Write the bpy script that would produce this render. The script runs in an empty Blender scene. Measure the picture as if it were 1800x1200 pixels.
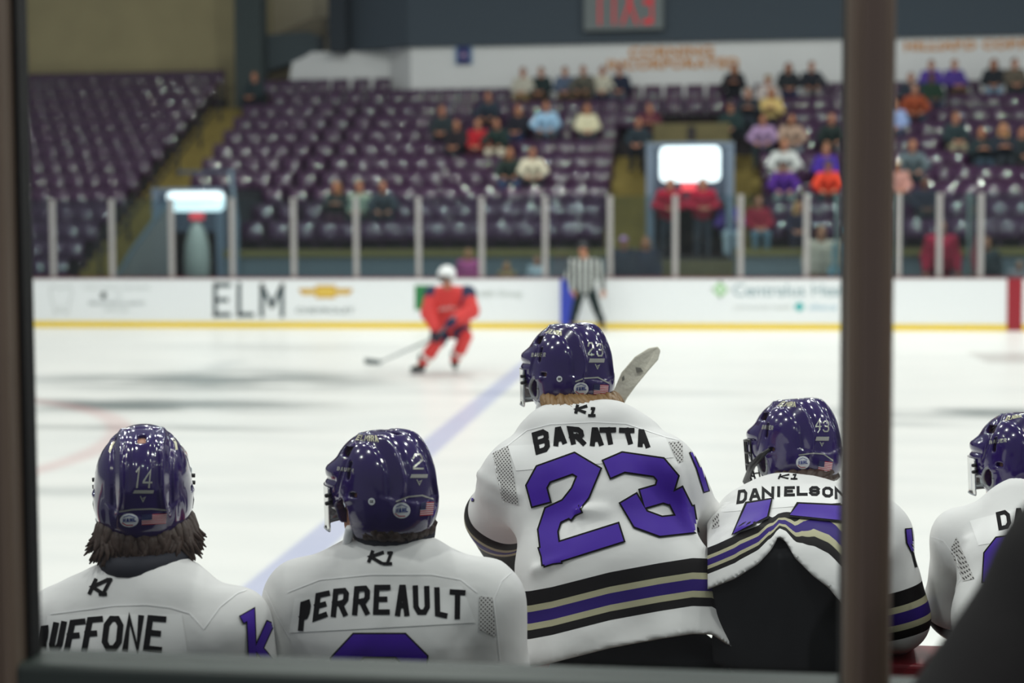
import bpy, math, random
import numpy as np
from mathutils import Vector, Matrix
from mathutils.bvhtree import BVHTree
random.seed(7); RNG = np.random.RandomState(7)
SC = bpy.context.scene; COL = SC.collection
R = math.radians

# ------------------------------------------------------------------ camera, world, lamps, exposure
F = 2600.0; CX, CY = 900.0, 526.0; CAMH = 2.14
cam_d = bpy.data.cameras.new('camera'); cam = bpy.data.objects.new('camera', cam_d); COL.objects.link(cam)
CAMR = (Matrix.Rotation(R(7.2), 3, 'Z') @ Matrix.Rotation(R(90 - 3.1), 3, 'X') @ Matrix.Rotation(R(-0.3), 3, 'Z'))
cam.matrix_world = Matrix.Translation((0, 0, CAMH)) @ CAMR.to_4x4()
cam_d.sensor_width = 36; cam_d.lens = F / 1800 * 36; cam_d.shift_y = -(600 - CY) / 1800
cam_d.clip_start = .05; cam_d.clip_end = 300
cam_d.dof.use_dof = True; cam_d.dof.focus_distance = 3.75; cam_d.dof.aperture_fstop = 2.0
cam_d.dof.aperture_blades = 0
SC.camera = cam
w = bpy.data.worlds.new('world'); SC.world = w; w.use_nodes = True
w.node_tree.nodes['Background'].inputs[0].default_value = (.9, .9, 1, 1)
w.node_tree.nodes['Background'].inputs[1].default_value = .23
vs = SC.view_settings; vs.view_transform = 'Standard'; vs.look = 'None'; vs.gamma = 1; vs.exposure = 0.0; vs.use_curve_mapping = False
SC.cycles.max_bounces = 8; SC.cycles.transparent_max_bounces = 16
SC.cycles.caustics_reflective = False; SC.cycles.caustics_refractive = False

def lamp(x, y, z, power, size=.42):
    l = bpy.data.lights.new('overhead_light', 'AREA'); l.shape = 'DISK'; l.size = size; l.energy = power
    l.color = (1, .97, .93)
    o = bpy.data.objects.new('overhead_light', l); o.location = (x, y, z); COL.objects.link(o)
for ly, pw_ in ((1.5, 195), (7, 190), (13, 190), (19, 190)):
    for lx in (-16, -9.6, -3.2, 3.2, 9.6, 16):
        lamp(lx, ly, 11.0, pw_)
for lx in (-15, -9, -3, 3, 9, 15): lamp(lx, 25, 11.0, 185)
for lx, pw_ in ((6, 820), (-5.5, 620)): lamp(lx, 29, 12.5, pw_, .5)       # two strong floods over the middle of the stand
lamp(-15, 31.5, 12.5, 80)  # added lamp to brighten the left end of the stand
for lx in (-7, -2.2, 2.2, 7): lamp(lx, -5.5, 9.5, 90)  # added lamps behind the bench to brighten the players' backs

def P(px, py, Y):
    d = CAMR @ Vector(((px - CX) / F, -(py - CY) / F, -1))
    t = Y / d.y
    return Vector((d.x * t, Y, CAMH + d.z * t))
def PZ(px, py, z):
    d = CAMR @ Vector(((px - CX) / F, -(py - CY) / F, -1))
    t = (z - CAMH) / d.z
    return Vector((d.x * t, d.y * t, z))
CAMRI = CAMR.transposed()
def px_of(p):
    q = CAMRI @ (Vector(p) - Vector((0, 0, CAMH)))
    return CX + F * q.x / -q.z, CY - F * q.y / -q.z

# ------------------------------------------------------------------ materials
def lin(c):
    return tuple(((v / 255) / 12.92 if v / 255 <= .04045 else ((v / 255 + .055) / 1.055) ** 2.4) for v in c) + (1,)
MATS = {}
def mat(name, c=(128, 128, 128), rough=.6, metal=0, spec=.5, emit=0, coat=0, noise=0, nscale=20, bump=0, bscale=200, sheen=0, coat_ior=1.5):
    if name in MATS: return MATS[name]
    m = bpy.data.materials.new(name); m.use_nodes = True; N = m.node_tree.nodes; L = m.node_tree.links
    b = N['Principled BSDF']; b.inputs['Base Color'].default_value = lin(c); b.inputs['Roughness'].default_value = rough
    b.inputs['Metallic'].default_value = metal; b.inputs['Specular IOR Level'].default_value = spec
    if coat: b.inputs['Coat Weight'].default_value = coat; b.inputs['Coat Roughness'].default_value = .05; b.inputs['Coat IOR'].default_value = coat_ior
    if sheen: b.inputs['Sheen Weight'].default_value = sheen
    if emit: b.inputs['Emission Color'].default_value = lin(c); b.inputs['Emission Strength'].default_value = emit
    if noise:
        tc = N.new('ShaderNodeTexCoord'); t = N.new('ShaderNodeTexNoise'); t.inputs['Scale'].default_value = nscale; t.inputs['Detail'].default_value = 4
        mx = N.new('ShaderNodeMixRGB'); mx.blend_type = 'MULTIPLY'; mx.inputs[0].default_value = 1
        r = N.new('ShaderNodeMapRange'); r.inputs['To Min'].default_value = 1 - noise; r.inputs['To Max'].default_value = 1 + noise
        mx.inputs[1].default_value = lin(c)
        L.new(tc.outputs['Object'], t.inputs['Vector']); L.new(t.outputs['Fac'], r.inputs['Value']); L.new(r.outputs[0], mx.inputs[2]); L.new(mx.outputs[0], b.inputs['Base Color'])
    if bump:
        tc = N.new('ShaderNodeTexCoord'); t = N.new('ShaderNodeTexNoise'); t.inputs['Scale'].default_value = bscale; t.inputs['Detail'].default_value = 3
        bp = N.new('ShaderNodeBump'); bp.inputs['Strength'].default_value = bump; bp.inputs['Distance'].default_value = .01
        L.new(tc.outputs['Object'], t.inputs['Vector']); L.new(t.outputs['Fac'], bp.inputs['Height']); L.new(bp.outputs[0], b.inputs['Normal'])
    MATS[name] = m; return m
def cloth(c, rough=.85):
    return mat('cloth_%d_%d_%d' % tuple(c), c, rough, spec=.25)
def glass_mat(name, tint=(240, 248, 248), gloss=.06, rough=.02, dirt=0):
    if name in MATS: return MATS[name]
    m = bpy.data.materials.new(name); m.use_nodes = True; N = m.node_tree.nodes; L = m.node_tree.links; N.clear()
    o = N.new('ShaderNodeOutputMaterial'); t = N.new('ShaderNodeBsdfTransparent'); g = N.new('ShaderNodeBsdfGlossy'); x = N.new('ShaderNodeMixShader')
    t.inputs[0].default_value = lin(tint); g.inputs['Roughness'].default_value = rough
    lw = N.new('ShaderNodeFresnel'); lw.inputs[0].default_value = 1.45
    k = N.new('ShaderNodeMath'); k.operation = 'MULTIPLY'; k.inputs[1].default_value = gloss / .035
    L.new(lw.outputs[0], k.inputs[0]); L.new(k.outputs[0], x.inputs[0]); L.new(t.outputs[0], x.inputs[1]); L.new(g.outputs[0], x.inputs[2])
    last = x
    if dirt:
        d = N.new('ShaderNodeBsdfDiffuse'); d.inputs[0].default_value = (.7, .7, .7, 1); y = N.new('ShaderNodeMixShader'); y.inputs[0].default_value = dirt
        L.new(x.outputs[0], y.inputs[1]); L.new(d.outputs[0], y.inputs[2]); last = y
    L.new(last.outputs[0], o.inputs[0]); MATS[name] = m; return m

# ------------------------------------------------------------------ objects
def tag(o, label=None, cat=None, group=None, kind=None):
    if label: o['label'] = label
    if cat: o['category'] = cat
    if group: o['group'] = group
    if kind: o['kind'] = kind
    return o
def struct(o): o['kind'] = 'structure'; return o
def empty(name, loc=(0, 0, 0), rz=0):
    o = bpy.data.objects.new(name, None); o.location = loc; o.rotation_euler = (0, 0, rz); o.empty_display_size = .1; COL.objects.link(o); return o
def make(name, V, Fc, m=None, parent=None, smooth=False, loc=None):
    me = bpy.data.meshes.new(name)
    me.from_pydata([tuple(map(float, v)) for v in V], [], [tuple(map(int, f)) for f in Fc])
    return link(name, me, m, parent, smooth, loc)
def link(name, me, m=None, parent=None, smooth=False, loc=None):
    if smooth: me.polygons.foreach_set('use_smooth', [True] * len(me.polygons))
    o = bpy.data.objects.new(name, me); COL.objects.link(o)
    for q in (m if isinstance(m, (list, tuple)) else [m]):
        if q: me.materials.append(q)
    if parent: o.parent = parent
    if loc is not None: o.location = loc
    me.update(); return o
class MB:
    def __init__(s): s.v = []; s.f = []
    def add(s, V, Fc):
        n = len(s.v); s.v += [tuple(v) for v in V]; s.f += [tuple(i + n for i in f) for f in Fc]; return s
    def box(s, lo, hi, M=None):
        x0, y0, z0 = lo; x1, y1, z1 = hi
        V = [(x0, y0, z0), (x1, y0, z0), (x1, y1, z0), (x0, y1, z0), (x0, y0, z1), (x1, y0, z1), (x1, y1, z1), (x0, y1, z1)]
        if M is not None: V = [tuple(M @ Vector(v)) for v in V]
        return s.add(V, [(0, 3, 2, 1), (4, 5, 6, 7), (0, 1, 5, 4), (1, 2, 6, 5), (2, 3, 7, 6), (3, 0, 4, 7)])
    def prism(s, pts, axis, a, b):          # polygon in the plane across axis, extruded a..b
        n = len(pts)
        def q(p, h): return (h, p[0], p[1]) if axis == 0 else (p[0], h, p[1]) if axis == 1 else (p[0], p[1], h)
        V = [q(p, a) for p in pts] + [q(p, b) for p in pts]
        return s.add(V, [tuple(range(n))[::-1], tuple(range(n, 2 * n))] + [(i, (i + 1) % n, n + (i + 1) % n, n + i) for i in range(n)])
    def tube(s, pts, rad, n=10, cap=True):
        pts = [Vector(p) for p in pts]; rr = rad if isinstance(rad, (list, tuple)) else [rad] * len(pts)
        V = []; Fc = []; prev = None
        for i, p in enumerate(pts):
            t = (pts[min(i + 1, len(pts) - 1)] - pts[max(i - 1, 0)]).normalized()
            if prev is None: prev = t.orthogonal().normalized()
            a = (prev - t * prev.dot(t)).normalized(); b = t.cross(a); prev = a
            for k in range(n):
                an = 2 * math.pi * k / n; V.append(p + (a * math.cos(an) + b * math.sin(an)) * rr[i])
        for i in range(len(pts) - 1):
            for k in range(n):
                Fc.append((i * n + k, i * n + (k + 1) % n, (i + 1) * n + (k + 1) % n, (i + 1) * n + k))
        if cap: Fc += [tuple(range(n))[::-1], tuple(range((len(pts) - 1) * n, len(pts) * n))]
        return s.add(V, Fc)
    def rbox(s, lo, hi, r, axis=2, seg=3):   # box with rounded edges along one axis
        ax = [i for i in range(3) if i != axis]; c = []
        for (cx, cy, a0) in ((hi[ax[0]] - r, hi[ax[1]] - r, 0), (lo[ax[0]] + r, hi[ax[1]] - r, 90), (lo[ax[0]] + r, lo[ax[1]] + r, 180), (hi[ax[0]] - r, lo[ax[1]] + r, 270)):
            for k in range(seg + 1):
                an = R(a0 + 90 * k / seg); c.append((cx + r * math.cos(an), cy + r * math.sin(an)))
        return s.prism(c, axis, lo[axis], hi[axis])
    def build(s, name, m=None, parent=None, smooth=False, loc=None): return make(name, s.v, s.f, m, parent, smooth, loc)
def bevel(o, w=.01, seg=2):
    md = o.modifiers.new('bevel', 'BEVEL'); md.width = w; md.segments = seg; md.limit_method = 'ANGLE'; return o
def slotmat(o, m):                           # a per-object material on shared mesh data
    for s in o.material_slots: s.link = 'OBJECT'; s.material = m
def text_mesh(name, s, size, m, parent, M, ext=.004, sx=1.0, shear=0, spacing=1.0, mirror=False, bold=0):
    c = bpy.data.curves.new(name, 'FONT'); c.body = s; c.size = size; c.align_x = 'CENTER'; c.align_y = 'CENTER'; c.extrude = ext; c.shear = shear; c.space_character = spacing; c.offset = bold
    t = bpy.data.objects.new('tmp', c); COL.objects.link(t); dg = bpy.context.evaluated_depsgraph_get(); dg.update()
    me = bpy.data.meshes.new_from_object(t.evaluated_get(dg)); bpy.data.objects.remove(t)
    me.materials.clear(); k = -sx if mirror else sx
    me.transform(M @ Matrix.Diagonal((k, 1, 1, 1)))
    if mirror: me.flip_normals()
    return link(name, me, m, parent)
UPR = Matrix.Rotation(R(90), 4, 'X')          # text standing up, facing -Y

# ------------------------------------------------------------------ signed-distance modelling
def mesh_sdf(fn, lo, hi, h):
    lo = np.array(lo, float); hi = np.array(hi, float); n = np.ceil((hi - lo) / h).astype(int) + 1
    ax = [(lo[i] + h * np.arange(n[i])).astype(np.float32) for i in range(3)]
    X, Y, Z = np.meshgrid(*ax, indexing='ij'); D = fn(X, Y, Z).astype(np.float32)
    D[0] = D[-1] = .05; D[:, 0] = D[:, -1] = .05; D[:, :, 0] = D[:, :, -1] = .05
    S = D < 0; c = [m - 1 for m in D.shape]
    acc = np.zeros((c[0], c[1], c[2], 3), np.float32); cnt = np.zeros(c, np.float32)
    offs = [(0, 0, 0), (1, 0, 0), (0, 1, 0), (0, 0, 1), (1, 1, 0), (1, 0, 1), (0, 1, 1), (1, 1, 1)]
    sl = lambda A, o: A[o[0]:o[0] + c[0], o[1]:o[1] + c[1], o[2]:o[2] + c[2]]
    tot = np.zeros(c, np.int8)
    for o in offs: tot += sl(S, o)
    for a in offs:
        for ax_ in range(3):
            if a[ax_]: continue
            b = list(a); b[ax_] = 1
            da, db = sl(D, a), sl(D, b); x = (da < 0) != (db < 0)
            t = np.where(x, da / np.where(x, da - db, 1), 0)
            for k in range(3):
                acc[..., k] += np.where(x, a[k] + (t if k == ax_ else 0), 0)
            cnt += x
    act = (tot > 0) & (tot < 8); idx = -np.ones(c, np.int64); ii = np.argwhere(act); idx[act] = np.arange(len(ii))
    V = lo + h * (ii + acc[act] / cnt[act][:, None]); Q = []
    for ax_ in range(3):
        u, v = [(1, 2), (2, 0), (0, 1)][ax_]
        A = np.take(S, range(0, D.shape[ax_] - 1), ax_); B = np.take(S, range(1, D.shape[ax_]), ax_)
        e = np.argwhere(A != B); e = e[(e[:, u] > 0) & (e[:, v] > 0) & (e[:, u] < c[u]) & (e[:, v] < c[v])]
        fl = A[tuple(e.T)]
        def g(du, dv):
            q = e.copy(); q[:, u] -= du; q[:, v] -= dv; return idx[tuple(q.T)]
        q = np.stack([g(1, 1), g(0, 1), g(0, 0), g(1, 0)], 1); q[~fl] = q[~fl][:, ::-1]; Q.append(q)
    Q = np.concatenate(Q); Q = Q[(Q >= 0).all(1)]
    return V, Q
def np_mesh(name, V, Q):
    me = bpy.data.meshes.new(name); me.vertices.add(len(V)); me.vertices.foreach_set('co', np.asarray(V, np.float32).ravel())
    me.loops.add(4 * len(Q)); me.loops.foreach_set('vertex_index', np.asarray(Q, np.int32).ravel())
    me.polygons.add(len(Q)); me.polygons.foreach_set('loop_start', np.arange(0, 4 * len(Q), 4, dtype=np.int32))
    me.update(calc_edges=True); me.validate(); return me
def sdf_obj(name, fn, lo, hi, h, m, parent=None):
    V, Q = mesh_sdf(fn, lo, hi, h); me = np_mesh(name, V, Q); return link(name, me, m, parent, True)
def cone(p, a, b, ra, rb=None, kx=1.0):
    rb = ra if rb is None else rb
    ax, ay, az = a[0] * kx, a[1], a[2]; dx, dy, dz = b[0] * kx - ax, b[1] - ay, b[2] - az
    qx, qy, qz = p[0] * kx - ax, p[1] - ay, p[2] - az
    t = np.clip((qx * dx + qy * dy + qz * dz) / (dx * dx + dy * dy + dz * dz + 1e-12), 0, 1)
    return np.sqrt((qx - t * dx) ** 2 + (qy - t * dy) ** 2 + (qz - t * dz) ** 2) - (ra + (rb - ra) * t)
def ell(p, c, r):
    x, y, z = (p[0] - c[0]) / r[0], (p[1] - c[1]) / r[1], (p[2] - c[2]) / r[2]
    k0 = np.sqrt(x * x + y * y + z * z); k1 = np.sqrt((x / r[0]) ** 2 + (y / r[1]) ** 2 + (z / r[2]) ** 2) + 1e-9
    return k0 * (k0 - 1) / k1
def rbx(p, c, b, r=.005, M=None):
    q = [p[i] - c[i] for i in range(3)]
    if M is not None: q = [M[0][i] * q[0] + M[1][i] * q[1] + M[2][i] * q[2] for i in range(3)]
    d = [np.abs(q[i]) - b[i] + r for i in range(3)]
    return np.sqrt(sum(np.maximum(x, 0) ** 2 for x in d)) + np.minimum(np.maximum(np.maximum(d[0], d[1]), d[2]), 0) - r
def sm(a, b, k):
    h = np.clip(.5 + .5 * (b - a) / k, 0, 1); return b + (a - b) * h - k * h * (1 - h)
def smax(a, b, k): return -sm(-a, -b, k)
def chain(p, pts, rad, k=.03, kx=1.0):
    d = None
    for i in range(len(pts) - 1):
        e = cone(p, pts[i], pts[i + 1], rad[i], rad[i + 1], kx)
        d = e if d is None else sm(d, e, k)
    return d
# ------------------------------------------------------------------ ice
YB = 28.6; HB = .98
XL = P(-160, 500, YB).x; XR = P(1990, 500, YB).x
def ice_material():
    m = bpy.data.materials.new('ice'); m.use_nodes = True; N = m.node_tree.nodes; L = m.node_tree.links; b = N['Principled BSDF']
    tc = N.new('ShaderNodeTexCoord'); sep = N.new('ShaderNodeSeparateXYZ'); L.new(tc.outputs['Object'], sep.inputs[0])
    def noise(sx, sy, sc, det=5):
        mp = N.new('ShaderNodeMapping'); mp.inputs['Scale'].default_value = (sx, sy, 1); t = N.new('ShaderNodeTexNoise'); t.inputs['Scale'].default_value = sc; t.inputs['Detail'].default_value = det
        L.new(tc.outputs['Object'], mp.inputs[0]); L.new(mp.outputs[0], t.inputs['Vector']); return t.outputs['Fac']
    def mth(op, a, b_=None, c=None):
        n = N.new('ShaderNodeMath'); n.operation = op
        for i, q in enumerate((a, b_, c)):
            if q is None: continue
            if isinstance(q, (int, float)): n.inputs[i].default_value = q
            else: L.new(q, n.inputs[i])
        return n.outputs[0]
    def rng(v, a, b_, c, d):
        n = N.new('ShaderNodeMapRange'); n.interpolation_type = 'SMOOTHSTEP'; L.new(v, n.inputs[0])
        for i, q in enumerate((a, b_, c, d)): n.inputs[i + 1].default_value = q
        return n.outputs[0]
    def mix(f, a, c):
        n = N.new('ShaderNodeMixRGB'); L.new(f, n.inputs[0])
        if isinstance(a, tuple): n.inputs[1].default_value = a
        else: L.new(a, n.inputs[1])
        n.inputs[2].default_value = c; return n.outputs[0]
    X, Y = sep.outputs[0], sep.outputs[1]
    col = mix(rng(noise(.5, 2.2, .8), .35, .75, 0, .55), lin((242, 241, 237)), lin((222, 224, 222)))
    # scuffs with dark reflections painted into the ice colour: (x, y, half length, half width, strength)
    for (px, py, hx, hy, st) in ICE_REFLECT_SCUFFS:
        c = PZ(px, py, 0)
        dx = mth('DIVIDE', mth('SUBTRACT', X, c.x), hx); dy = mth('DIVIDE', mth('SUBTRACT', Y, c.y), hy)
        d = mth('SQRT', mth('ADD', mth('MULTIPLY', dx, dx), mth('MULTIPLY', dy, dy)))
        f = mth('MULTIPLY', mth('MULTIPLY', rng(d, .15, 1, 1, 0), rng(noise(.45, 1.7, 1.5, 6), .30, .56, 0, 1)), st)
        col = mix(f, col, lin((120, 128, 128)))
    x0 = PZ(999, 578, 0).x
    d = mth('ABSOLUTE', mth('SUBTRACT', X, x0))
    col = mix(rng(d, .10, .16, .42, 0), col, lin((108, 122, 205)))
    c = PZ(185, 772, 0) + Vector((-4.3, -1.0, 0))
    dx = mth('SUBTRACT', X, c.x); dy = mth('SUBTRACT', Y, c.y)
    d = mth('ABSOLUTE', mth('SUBTRACT', mth('SQRT', mth('ADD', mth('MULTIPLY', dx, dx), mth('MULTIPLY', dy, dy))), 4.5))
    col = mix(rng(d, .06, .2, .26, 0), col, lin((205, 110, 115)))
    # pale printed bar and a pale printed emblem under the ice
    a = PZ(1716, 628, 0)
    f = mth('MULTIPLY', rng(mth('ABSOLUTE', mth('SUBTRACT', Y, a.y)), .75, .95, .5, 0), rng(X, a.x - .03, a.x + .03, 0, 1))
    col = mix(f, col, lin((170, 160, 156)))
    a = PZ(395, 640, 0)
    f = mth('MULTIPLY', rng(mth('ABSOLUTE', mth('SUBTRACT', Y, a.y)), .5, .9, .22, 0), rng(mth('ABSOLUTE', mth('SUBTRACT', X, a.x)), .1, .3, 1, 0))
    col = mix(f, col, lin((150, 160, 165)))
    L.new(col, b.inputs['Base Color']); b.inputs['Roughness'].default_value = .34; b.inputs['Specular IOR Level'].default_value = .3
    return m
ICE_REFLECT_SCUFFS = [(400, 668, 3.4, 2.0, .85), (250, 712, 3.6, 1.0, .95), (150, 668, 2.2, .9, .35), (240, 752, 2.6, .35, .6), (520, 610, 3.5, 1.0, .3), (1700, 725, 3.0, .7, .9), (1560, 745, 1.2, .4, .4), (800, 690, 3.0, .4, .3), (1180, 690, 2.0, .4, .25), (120, 860, 1.6, .4, .35)]
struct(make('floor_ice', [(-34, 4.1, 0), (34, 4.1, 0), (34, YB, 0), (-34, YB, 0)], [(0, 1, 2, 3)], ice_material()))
struct(MB().box((-34, YB + .12, -.25), (34, 60, 0)).build('floor_slab', mat('slab', (70, 72, 74), .8)))

# ------------------------------------------------------------------ far boards
white_board = mat('board_white', (236, 239, 241), .35, spec=.3)
wall_b = struct(MB().box((XL, YB, .0), (XR, YB + .12, HB)).build('wall_far_boards', white_board))
def on_board(px, py, y=YB - .004): return P(px, py, y)
MB().box((XL, YB - .012, 0), (XR, YB, .12)).build('kick_strip', mat('kick_yellow', (238, 204, 8), .4), wall_b)
MB().rbox((XL, YB - .02, HB), (XR, YB + .14, HB + .03), .012, axis=0).build('cap_rail', mat('cap_maroon', (110, 36, 48), .45), wall_b)
def strip(pxa, pxb, m, name):
    a, b = on_board(pxa, 535), on_board(pxb, 535)
    MB().box((a.x, YB - .016, 0), (b.x, YB + .002, HB)).build(name, m, wall_b)
strip(985, 1012, mat('line_blue', (52, 72, 190), .4), 'blue_line_mark')
strip(1770, 1797, mat('line_red', (150, 22, 38), .4), 'red_line_mark')
def board_text(s, px, py, hpx, m, sx=1.0, name='board_lettering', bold=0, sp=1.0):
    p = on_board(px, py); sz = hpx * .0111 / .72
    text_mesh(name, s, sz, m, wall_b, Matrix.Translation(p) @ UPR, .002, sx, spacing=sp, bold=bold)
dark_ink = mat('ink_dark', (38, 60, 66), .5); grey_ink = mat('ink_grey', (150, 158, 158), .5); pale_ink = mat('ink_pale', (196, 202, 200), .5)
def board_strokes(name, segs, wd, m):
    mb = MB()
    for pts in segs:
        q = [on_board(*p) for p in pts]
        for a, b in zip(q, q[1:]):
            d = (b - a); d.normalize(); n = Vector((-d.z, 0, d.x)) * wd * .5; a2 = a - d * wd * .5; b2 = b + d * wd * .5
            mb.add([a2 - n, b2 - n, b2 + n, a2 + n], [(0, 1, 2, 3)])
    return mb.build(name, m, wall_b)
# ELM : tall dark capitals
def box_poly(x0, y0, x1, y1): return [(x0, y0), (x1, y1)]
board_strokes('dark_lettering', [[(378, 500), (378, 554)], [(378, 501), (402, 501)], [(378, 527), (398, 527)], [(378, 553), (402, 553)],
              [(420, 500), (420, 554)], [(420, 553), (443, 553)], [(460, 554), (460, 502), (478, 538), (496, 502), (496, 554)]], .085, dark_ink)
# gold bow-tie emblem
def board_poly(name, pts, m, y=YB - .005):
    V = [P(x, z, y) for x, z in pts]; return make(name, V, [tuple(range(len(V)))], m, wall_b)
board_poly('bow_tie_emblem', [(524, 507), (555, 507), (555, 501), (590, 501), (590, 507), (621, 507), (614, 518), (590, 518), (590, 524), (555, 524), (555, 518), (531, 518)][::-1], mat('gold', (196, 146, 30), .35))
board_poly('bow_tie_core', [(530, 510), (558, 510), (558, 504), (587, 504), (587, 510), (615, 510), (610, 516), (587, 516), (587, 521), (558, 521), (558, 516), (535, 516)][::-1], mat('gold_light', (225, 188, 80), .35), YB - .007)
board_text('CHEVROLET', 571, 546, 9, grey_ink, 1.55, bold=.004)
# tooth outline and faint lines of lettering
board_strokes('tooth_emblem', [[(90, 503), (107, 507), (124, 503), (126, 515), (122, 530), (119, 550), (113, 550), (107, 538), (101, 550), (96, 550), (93, 532), (88, 516), (90, 503)]], .022, pale_ink)
board_text('FAMILY DENTAL ASSOCIATES', 205, 506, 6, pale_ink, 1.15)
p = on_board(182, 519); MB().tube([p + Vector((0, .002, 0)), p - Vector((0, .004, 0))], .065, 16).build('dot_emblem', mat('ink_black', (20, 42, 40), .5), wall_b)
board_text('THE', 207, 520, 6, pale_ink, 1.1)
board_text('BRIDGE MEDICAL GROUP', 205, 533, 7, grey_ink, .95)
board_text('SERVICES', 205, 545, 7, pale_ink, 1.2)
# green shield panel, grey lettering beside it
board_poly('green_panel', [(729, 501), (764, 501), (764, 545), (729, 545)][::-1], mat('panel_green', (28, 120, 62), .5))
board_strokes('panel_clover', [[(742, 510), (752, 520), (742, 530)], [(736, 520), (756, 520)]], .08, mat('clover', (120, 190, 120), .5))
board_text('Health Group', 872, 516, 12, pale_ink, 1.0, bold=.006)
board_text('Centralus Health', 1400, 511, 21, mat('ink_slate', (150, 172, 178), .5), 1.08, bold=.004)
board_strokes('leaf_emblem', [[(1266, 497), (1254, 509), (1266, 521), (1278, 509), (1266, 497)], [(1266, 503), (1266, 516)]], .05, mat('leaf_pale', (172, 222, 160), .5))
board_text('community health', 1340, 540, 9, pale_ink, 1.1); board_text('alliance', 1447, 540, 10, mat('ink_sky', (140, 186, 208), .5), 1.2)
p = on_board(1405, 539); MB().tube([p + Vector((0, .002, 0)), p - Vector((0, .004, 0))], .085, 16).build('teal_emblem', mat('teal', (52, 176, 176), .5), wall_b)

# ------------------------------------------------------------------ glass above the boards
alu = mat('stanchion_grey', (176, 172, 170), .45, metal=.25)
pane = glass_mat('rink_glass', (228, 238, 240), .014, .03, dirt=.008)
GT = P(800, 346, YB).z
posts = [91, 195, 300, 407, 515, 625, 735, 846, 958, 1072, 1187, 1302, 1418, 1580, 1652, 1725]
ORD = 'first second third fourth fifth sixth seventh eighth ninth tenth eleventh twelfth thirteenth fourteenth fifteenth sixteenth seventeenth eighteenth nineteenth twentieth'.split()
pw = .052
xs = []
for i, px in enumerate(posts):
    x = P(px, 420, YB).x; xs.append(x); y = YB + .06
    o = MB().rbox((x - pw, y - .035, HB + .025), (x + pw, y + .035, GT + .01), .02).build('glass_stanchion', alu)
    tag(o, 'grey upright between rink glass panes, %s from the left along the far boards' % ORD[i], 'post', 'uprights along the far boards')
ends = [P(-110, 420, YB).x] + xs + [P(1850, 420, YB).x]
for i in range(len(ends) - 1):
    o = MB().box((ends[i] + pw * .6, YB + .053, HB + .03), (ends[i + 1] - pw * .6, YB + .065, GT)).build('rink_glass', pane)
    tag(o, ('clear rink glass pane %s the %s grey upright on the far boards' % (('left of', ORD[0]) if i == 0 else ('right of', ORD[i - 1]))), 'glass pane', 'rink glass panes on the far boards')
gedge = glass_mat('green_glass', (205, 236, 226), .08, .05, dirt=.16)
for k, (px, w_) in enumerate(((1478, 'just left of the near brown post'), (1580, 'just right of the near brown post'), (1725, 'left of the red board mark'))):
    x = P(px, 420, YB).x
    t = empty('penalty_box_partition', (x + .09, YB + .2, 0))
    tag(t, 'greenish glass side partition of the penalty box, ' + w_, 'partition', 'penalty box partitions')
    MB().box((-.01, 0, HB), (.01, 1.5, GT - .05)).build('glass_sheet', gedge, t)
    MB().rbox((-.04, 1.5, 0), (.04, 1.58, GT), .015).build('end_post', mat('post_pale', (150, 172, 166), .4), t)
    MB().box((-.03, 0, 0), (.03, 1.5, HB)).build('lower_panel', mat('panel_dark', (74, 84, 84), .7), t)

# ------------------------------------------------------------------ the far stand
Y0, RT, RR, ZB0 = 32.5, .85, .40, 2.12
def row_y(i): return Y0 + RT * i
def row_z(i): return ZB0 - .85 + RR * i      # tread height
conc = mat('concrete_olive', (100, 92, 60), .85, noise=.25, nscale=3)
conc_d = mat('concrete_dark', (46, 42, 46), .9)
stair_m = mat('stair_olive', (138, 122, 62), .85, noise=.3, nscale=2.5)
AX0, AX1 = P(196, 350, 33.3).x, P(290, 350, 33.3).x                 # aisle left of the centre block
BX0, BX1 = P(1062, 350, 32.8).x, P(1136, 350, 32.8).x               # stairs left of the doorway
DX0, DX1 = P(1136, 350, 32.0).x, P(1290, 350, 32.0).x               # the doorway
EX1 = P(1346, 330, 33).x                                            # stairs right of the doorway
LX0, LX1 = P(285, 400, 32.0).x, P(408, 400, 32.0).x                 # the left doorway
def terrace(name, x0, x1, i0, i1, m, half=False, back=.2):
    pts = [(row_y(i0) - .65, -.05)]
    for i in range(i0, i1 + 1):
        y = row_y(i) - .65
        if False: pts += [(y - RT / 2, row_z(i) - RR / 2)] if False else []
        pts += [(y, row_z(i)), (y + RT / 2, row_z(i))]
        if half and i < i1: pts += [(y + RT / 2, row_z(i) + RR / 2), (y + RT, row_z(i) + RR / 2)]
        else: pts += [(y + RT, row_z(i))]
    pts += [(row_y(i1) + back, -.05)]
    return struct(MB().prism(pts, 0, x0, x1).build(name, m))
XFL, XFR = -31.0, 17.0
terrace('floor_terrace_left', XFL, AX0, -2, 11, conc_d)
terrace('floor_stair_left', AX0, AX1, -2, 10, stair_m, True)
terrace('floor_terrace_doorway', AX1, LX1, 2, 10, conc_d)
MID = P(688, 140, 40.8).x
terrace('floor_terrace_centre', LX1, MID, 0, 10, conc_d)
terrace('floor_terrace_middle', MID, BX0, 0, 9, conc_d)
terrace('floor_stair_centre', BX0, DX0, 0, 6, stair_m, True)
terrace('floor_terrace_behind_stair', BX0, DX0 + .02, 7, 9, conc_d)
terrace('floor_terrace_over_doorway', DX0 + .02, DX1, 8, 9, conc_d)
terrace('floor_stair_right', DX1, EX1, 0, 6, stair_m, True)
terrace('floor_terrace_behind_right_stair', DX1, EX1, 7, 9, conc_d)
terrace('floor_terrace_right', EX1, XFR, 0, 9, conc_d)
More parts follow.
